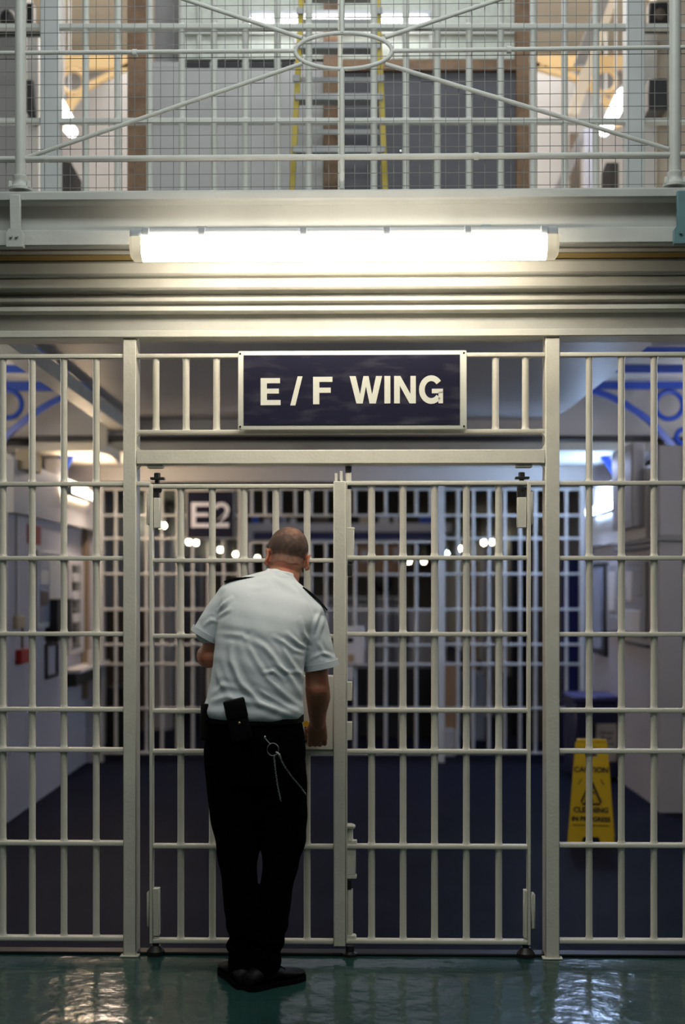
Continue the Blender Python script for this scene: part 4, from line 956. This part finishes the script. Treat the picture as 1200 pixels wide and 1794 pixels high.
# yoke: shoulder tops joining the neck
sh.capsule([P(408, 1036, -.33), P(450, 1027, -.31), P(485, 1018, -.29)], [.045, .050, .050], 18)
sh.capsule([P(485, 1020, -.29), P(520, 1048, -.315), P(549, 1078, -.34)], [.050, .052, .050], 18)
sm = remesh(sh, .0046, 7)
co = np.empty(len(sm.vertices)*3); sm.vertices.foreach_get('co', co); co = co.reshape(-1, 3)
no = np.empty(len(sm.vertices)*3); sm.vertex_normals.foreach_get('vector', no); no = no.reshape(-1, 3)
sc = (D0-.52)/F
U = co[:, 0]/sc*1.0; V = (co[:, 2]-EYE)/sc      # body front view coordinates, centimetre-like grid
def q2(p): return np.array([(p[0]-600), (HZ-p[1])], float)
dsp = np.zeros(len(co))
back = np.clip(-no[:, 1]*2+.3, 0, 1)
FOLDS = [ # polyline, width, height(mm)
 ([(540, 1140), (522, 1128), (503, 1110)], 3.2, 5), ([(541, 1128), (530, 1108), (526, 1084)], 3, 4.5), ([(539, 1147), (515, 1140), (495, 1124), (480, 1116)], 3.2, 4),
 ([(549, 1108), (553, 1090), (560, 1072)], 3, 5), ([(556, 1120), (562, 1100), (566, 1086)], 3, 3.5),
 ([(440, 1116), (465, 1134), (482, 1155), (508, 1186), (529, 1222)], 4, 6), ([(494, 1126), (503, 1150), (520, 1176), (533, 1194)], 3.4, 5),
 ([(404, 1128), (406, 1158), (423, 1196), (458, 1230), (520, 1256)], 5, 8), ([(450, 1206), (478, 1222), (528, 1252)], 3.5, 5),
 ([(430, 1120), (446, 1150), (470, 1188), (505, 1222), (528, 1240)], 4, 4.5), ([(462, 1178), (480, 1175), (500, 1192)], 3, 4),
 ([(377, 1072), (388, 1060), (402, 1048)], 3, 5), ([(376, 1082), (390, 1074), (402, 1068)], 3, 3.5), ([(380, 1110), (425, 1114), (462, 1138)], 4, 3),
 ([(360, 1234), (395, 1220), (440, 1228), (480, 1240)], 5, 6), ([(366, 1222), (392, 1200), (424, 1206)], 4, 3.5), ([(378, 1170), (386, 1196), (412, 1224)], 4.5, 4),
 ([(470, 1006), (500, 1026), (540, 1050)], 4, 1.5), ([(430, 1030), (450, 1030), (470, 1026)], 4, 1.5), ([(530, 1180), (500, 1176), (478, 1160)], 3, 3.5),
 ([(556, 1128), (566, 1146), (586, 1156)], 3, 4), ([(545, 1156), (560, 1148), (575, 1150)], 3, 3), ([(352, 1098), (364, 1088), (374, 1090)], 3, 4)]
for pl, w, h in FOLDS:
    best = np.full(len(co), 1e9); tt_ = np.zeros(len(co)); L = len(pl)-1
    for i in range(L):
        a, b_ = q2(pl[i]), q2(pl[i+1]); ab = b_-a; tq = np.clip(((U-a[0])*ab[0]+(V-a[1])*ab[1])/(ab@ab), 0, 1)
        d = np.hypot(U-a[0]-tq*ab[0], V-a[1]-tq*ab[1]); m_ = d < best; best[m_] = d[m_]; tt_[m_] = (i+tq[m_])/L
    fade = np.sin(np.clip(tt_, .04, .96)*PI)**.6
    dsp += h*.001*fade*(np.exp(-(best/w)**2)-.55*np.exp(-((best-w*2.1)/(w*1.1))**2))*back
# broad softness and blousing over the belt
dsp += .0016*np.sin(U*.09+V*.13)*np.sin(V*.07-U*.05)*back
dsp += .006*np.exp(-((co[:, 2]-wz(1243, -.43))/.022)**2)*(np.abs(no[:, 2]) < .9)*(.6+.4*np.sin(co[:, 0]*60))
co += no*dsp[:, None]; sm.vertices.foreach_set('co', co.ravel()); sm.update()
shirt = put('shirt', sm, 'shirt', man, smooth=70)
# sleeve hems (bands) and collar
def band_tube(c, ax, r, h, m, name, par, th=.003, ecc=1.0, seg=40):
    ax = Vector(ax).normalized(); u = ax.cross(Vector((0, 1, 0))).normalized(); v = ax.cross(u); b = MB()
    rings_ = []
    for t_, rr in ((-h/2, r), (-h/2, r+th), (h/2, r+th), (h/2, r)):
        rings_.append([Vector(c)+ax*t_+u*rr*math.cos(2*PI*k/seg)+v*rr*ecc*math.sin(2*PI*k/seg) for k in range(seg)])
    vr = [[b.bm.verts.new(p) for p in r_] for r_ in rings_]
    for i in range(4):
        A, B = vr[i], vr[(i+1) % 4]
        for k in range(seg): b.bm.faces.new((A[k], A[(k+1) % seg], B[(k+1) % seg], B[k]))
    return b.build(name, m, par, smooth=50)
band_tube(HR_+off((0, 0, .012)), HR_-P(553, 1125, -.343), .0655, .024, 'shirt', 'sleeve_hem', man)
band_tube(HL+off((.002, 0, .010)), HL-P(386, 1074, -.336), .0622, .022, 'shirt', 'sleeve_hem', man)
# collar: stands round the neck, high at the nape on the left and falling to the right
b = MB(); N = 56
cc = P(494.5, 1019, -.268); ro_, pi_ = math.radians(27), math.radians(24)
u_ = Vector((math.cos(ro_), 0, -math.sin(ro_))); n0 = Vector((math.sin(ro_), 0, math.cos(ro_)))
v_ = (Vector((0, -1, 0))*math.cos(pi_)+n0*math.sin(pi_)).normalized(); nn_ = v_.cross(u_).normalized()
if nn_.z < 0: nn_ = -nn_
def cring(r, h, flare=1.0): return [cc+u_*r*math.cos(2*PI*k/N)+v_*r*flare*math.sin(2*PI*k/N)+nn_*h for k in range(N)]
RR = [cring(.080, -.040), cring(.0745, -.018), cring(.0695, -.002), cring(.0665, .006), cring(.0640, .008), cring(.0625, .004), cring(.0625, -.030)]
vr = [[b.bm.verts.new(p) for p in r_] for r_ in RR]
for i in range(len(RR)-1):
    for k in range(N): b.bm.faces.new((vr[i][k], vr[i][(k+1) % N], vr[i+1][(k+1) % N], vr[i+1][k]))
b.build('collar', 'shirt', man, smooth=80)
# epaulettes
def strap(pts, w, th, name, m, par, yd_=Vector((0, 1, 0))):
    b = MB(); R = []
    for i, p in enumerate(pts):
        d = (pts[min(i+1, len(pts)-1)]-pts[max(i-1, 0)]).normalized(); u = yd_; nn = d.cross(u).normalized()
        if nn.z < 0: nn = -nn
        R.append([p-u*w/2, p+u*w/2, p+u*w/2+nn*th, p-u*w/2+nn*th])
    b.rings(R); return b.build(name, m, par, smooth=40)
strap([P(394, 1020.5, -.335), P(410, 1015.5, -.33), P(430, 1013.5, -.325), P(451, 1013, -.315)], .055, .006, 'epaulette', 'leather', man)
strap([P(530, 1030, -.31), P(545, 1041, -.32), P(560, 1055, -.33), P(572, 1070, -.34)], .055, .006, 'epaulette', 'leather', man)

# ---- trousers
tr = MB()
tr.rings([ering(447.5, 1372, 84, .12, -.43), ering(448, 1345, 88, .130, -.43), ering(447, 1315, 89.5, .134, -.43), ering(446, 1285, 87, .132, -.43), ering(444.5, 1262, 84.5, .128, -.43), ering(444.5, 1251, 83, .126, -.43)])
for LG in (LEG_L, LEG_R): tr.rings([ering(r[0], r[1], r[2], r[3], r[4], 0) for r in interp(LG, 3)])
tm = remesh(tr, .006, 6)
co = np.empty(len(tm.vertices)*3); tm.vertices.foreach_get('co', co); co = co.reshape(-1, 3)
no = np.empty(len(tm.vertices)*3); tm.vertex_normals.foreach_get('vector', no); no = no.reshape(-1, 3)
z = co[:, 2]; x = co[:, 0]
d = .0035*np.sin(z*46+x*30)*np.exp(-((z-.52)/.12)**2)+.005*np.sin(z*85+x*25)*np.exp(-((z-.15)/.09)**2)+.003*np.sin(z*30+x*60)*np.exp(-((z-.8)/.1)**2)
co += no*d[:, None]; tm.vertices.foreach_set('co', co.ravel()); tm.update()
put('trousers', tm, 'blackcloth', man, smooth=70)
# belt
bl = MB(); ra = []
for cy, g in ((1264, .004), (1264, .008), (1251, .008), (1251, .004)): ra.append(ering(445, cy, 83.5, .127, -.43, 0, g=g))
vr = [[bl.bm.verts.new(p) for p in r_] for r_ in ra]; n_ = len(ra[0])
for i in range(4):
    A, B = vr[i], vr[(i+1) % 4]
    for k in range(n_): bl.bm.faces.new((A[k], A[(k+1) % n_], B[(k+1) % n_], B[k]))
bl.build('belt', 'leather', man, smooth=50)
# shoes
def shoe(heel, toe, name_label):
    heel = Vector(heel); toe = Vector(toe); d = toe-heel; L = d.length; d.normalize(); w = Vector((-d.y, d.x, 0))
    up = MB(); R = []
    for s_, hw_, h in ((0, .020, .050), (.02, .031, .066), (.12, .036, .082), (.30, .037, .092), (.42, .038, .080), (.55, .042, .062), (.70, .047, .052), (.85, .045, .046), (.94, .034, .040), (.99, .016, .030)):
        c = heel+d*L*s_; ring = []
        for k in range(20):
            q = 2*PI*k/20; cz = math.sin(q); ring.append(c+w*hw_*math.cos(q)*(1 if cz < 0 else (1-.15*cz))+Vector((0, 0, .018+(h-.018)*(cz*.5+.5)**.8)))
        R.append(ring)
    up.rings(R); o = up.build('shoe', 'shoe', man, smooth=60)
    so = MB(); pts = []
    for s_, hw_ in ((-.015, .008), (-.005, .020), (.02, .029), (.07, .034), (.15, .036), (.35, .035), (.5, .039), (.7, .048), (.82, .047), (.9, .041), (.95, .033), (.985, .022), (1.0, .010)): pts.append((s_, hw_))
    P3 = [heel+d*L*a+w*b_ for a, b_ in pts]+[heel+d*L*a-w*b_ for a, b_ in pts[::-1]]
    so.poly(P3, (0, 0, .018)); so.build('sole', 'sole', o)
    ank = heel+d*L*.27
    bt = MB(); bt.rings([[ank+Vector((math.cos(2*PI*k/20)*r, math.sin(2*PI*k/20)*r, z_)) for k in range(20)] for z_, r in ((.04, .044), (.08, .043), (.12, .041), (.15, .042))]); bt.build('sock', 'blackcloth', o)
    lc = MB()
    for k in range(4):
        c = heel+d*L*(.46+.05*k)+Vector((0, 0, .083-.009*k)); lc.tube([c-w*.02, c+Vector((0, 0, .004)), c+w*.02], .0025, 6)
    lc.build('laces', 'blackcloth', o)
shoe((-.352, -.500, 0), (-.150, -.318, 0), 'right'); shoe((-.362, -.475, 0), (-.455, -.205, 0), 'left')

# ---- things on the belt
def pouch(name, label, px, py, w, h, y, rz, tilt_, stud):
    c = P(px, py, y); t = thing(name, label, 'pouch', tuple(c)); R = Matrix.Translation(c) @ Matrix.Rotation(rz, 4, 'Z') @ Matrix.Rotation(tilt_, 4, 'Y')
    b = MB(); b.box(-w/2, w/2, -.022, .018, -h/2, h/2, .009, 3); b.bm.transform(R); b.build('case', 'leather', t)
    b = MB(); b.box(-w/2-.002, w/2+.002, -.027, .012, h*.05, h/2+.004, .006, 2); b.bm.transform(R); b.build('flap', 'leather', t)
    if stud:
        b = MB(); b.ell((.002, -.029, -h*.05+.0), (.005, .004, .005), None, 12, 8); b.bm.transform(R); b.build('stud', 'brass', t)
pouch('belt_pouch', 'black leather belt pouch at the officer\'s left hip', 366, 1266, .062, .135, -.475, .75, .03, False)
pouch('belt_pouch', 'black leather belt pouch with a brass stud, tilted at the officer\'s back', 417, 1262, .075, .150, -.580, .12, -.22, True)
t = thing('key_chain', 'steel key chain with a ring looped down the officer\'s black trousers', 'key chain', tuple(P(478, 1350, -.575)))
ykc = -.578
MB().tube([P(478+10*math.cos(q), 1313-11*math.sin(q), ykc) for q in [2*PI*k/32 for k in range(32)]], .0016, 8, True).build('ring', 'chrome', t)
MB().ell(P(464, 1292, ykc+.002), (.005, .005, .007), None, 12, 8).build('clip', 'chrome', t)
MB().tube([P(465, 1294, ykc), P(469, 1299, ykc), P(474, 1304, ykc)], .0018, 6).build('hook', 'chrome', t)
b = MB(); b.tube([P(483, 1317, ykc), P(489, 1322, ykc-.003), P(492, 1330, ykc-.002)], [.003, .0048, .003], 8); b.build('swivel', 'chrome', t)
def chain(pts, name):
    b = MB(); pts = [Vector(p) for p in pts]; acc = []
    step = .0068
    for a, c in zip(pts, pts[1:]):
        n_ = max(1, round((c-a).length/step))
        for k in range(n_): acc.append((a.lerp(c, (k+.5)/n_), (c-a).normalized()))
    for i, (p, d) in enumerate(acc):
        w = d.cross(Vector((0, 1, 0))).normalized() if i % 2 else Vector((0, 1, 0))*.6+d.cross(Vector((0, 1, 0))).normalized()*.5
        b.tube([p+d*.0052*math.cos(q)+w*.0027*math.sin(q) for q in [2*PI*k/10 for k in range(10)]], .0009, 5, True)
    b.build(name, 'chrome', t)
chain([P(480, 1323, ykc), P(482, 1345, ykc+.004), P(486, 1375, ykc+.012), P(492, 1403, ykc+.022)], 'chain')
chain([P(492, 1330, ykc), P(500, 1345, ykc+.012), P(514, 1364, ykc+.035), P(526, 1378, ykc+.068), P(535, 1391, ykc+.11), P(536, 1400, ykc+.15)], 'chain')
# key in the lock with its tag
t = thing('gate_key', 'key with a round yellow tag held at the gate lock', 'key', tuple(P(541, 1287, -.07)))
kz = P(541, 1288, -.03)
MB().tube([YAW @ Vector((kz.x, -.030, kz.z)), Vector((kz.x, -.082, kz.z))], .0035, 10).build('shank', 'chrome', t)
MB().tube([Vector((kz.x-.002+.013*math.cos(q), -.088, kz.z+.013*math.sin(q))) for q in [2*PI*k/20 for k in range(20)]], .003, 8, True).build('bow', 'chrome', t)
MB().tube([P(540, 1284, -.09), P(538, 1276, -.10), P(536, 1272, -.105)], .0012, 6).build('link', 'chrome', t)
MB().tube([P(536, 1268, -.110), P(536, 1268, -.104)], .0115, 18).build('tag', 'yellow', t, label='round yellow tag')
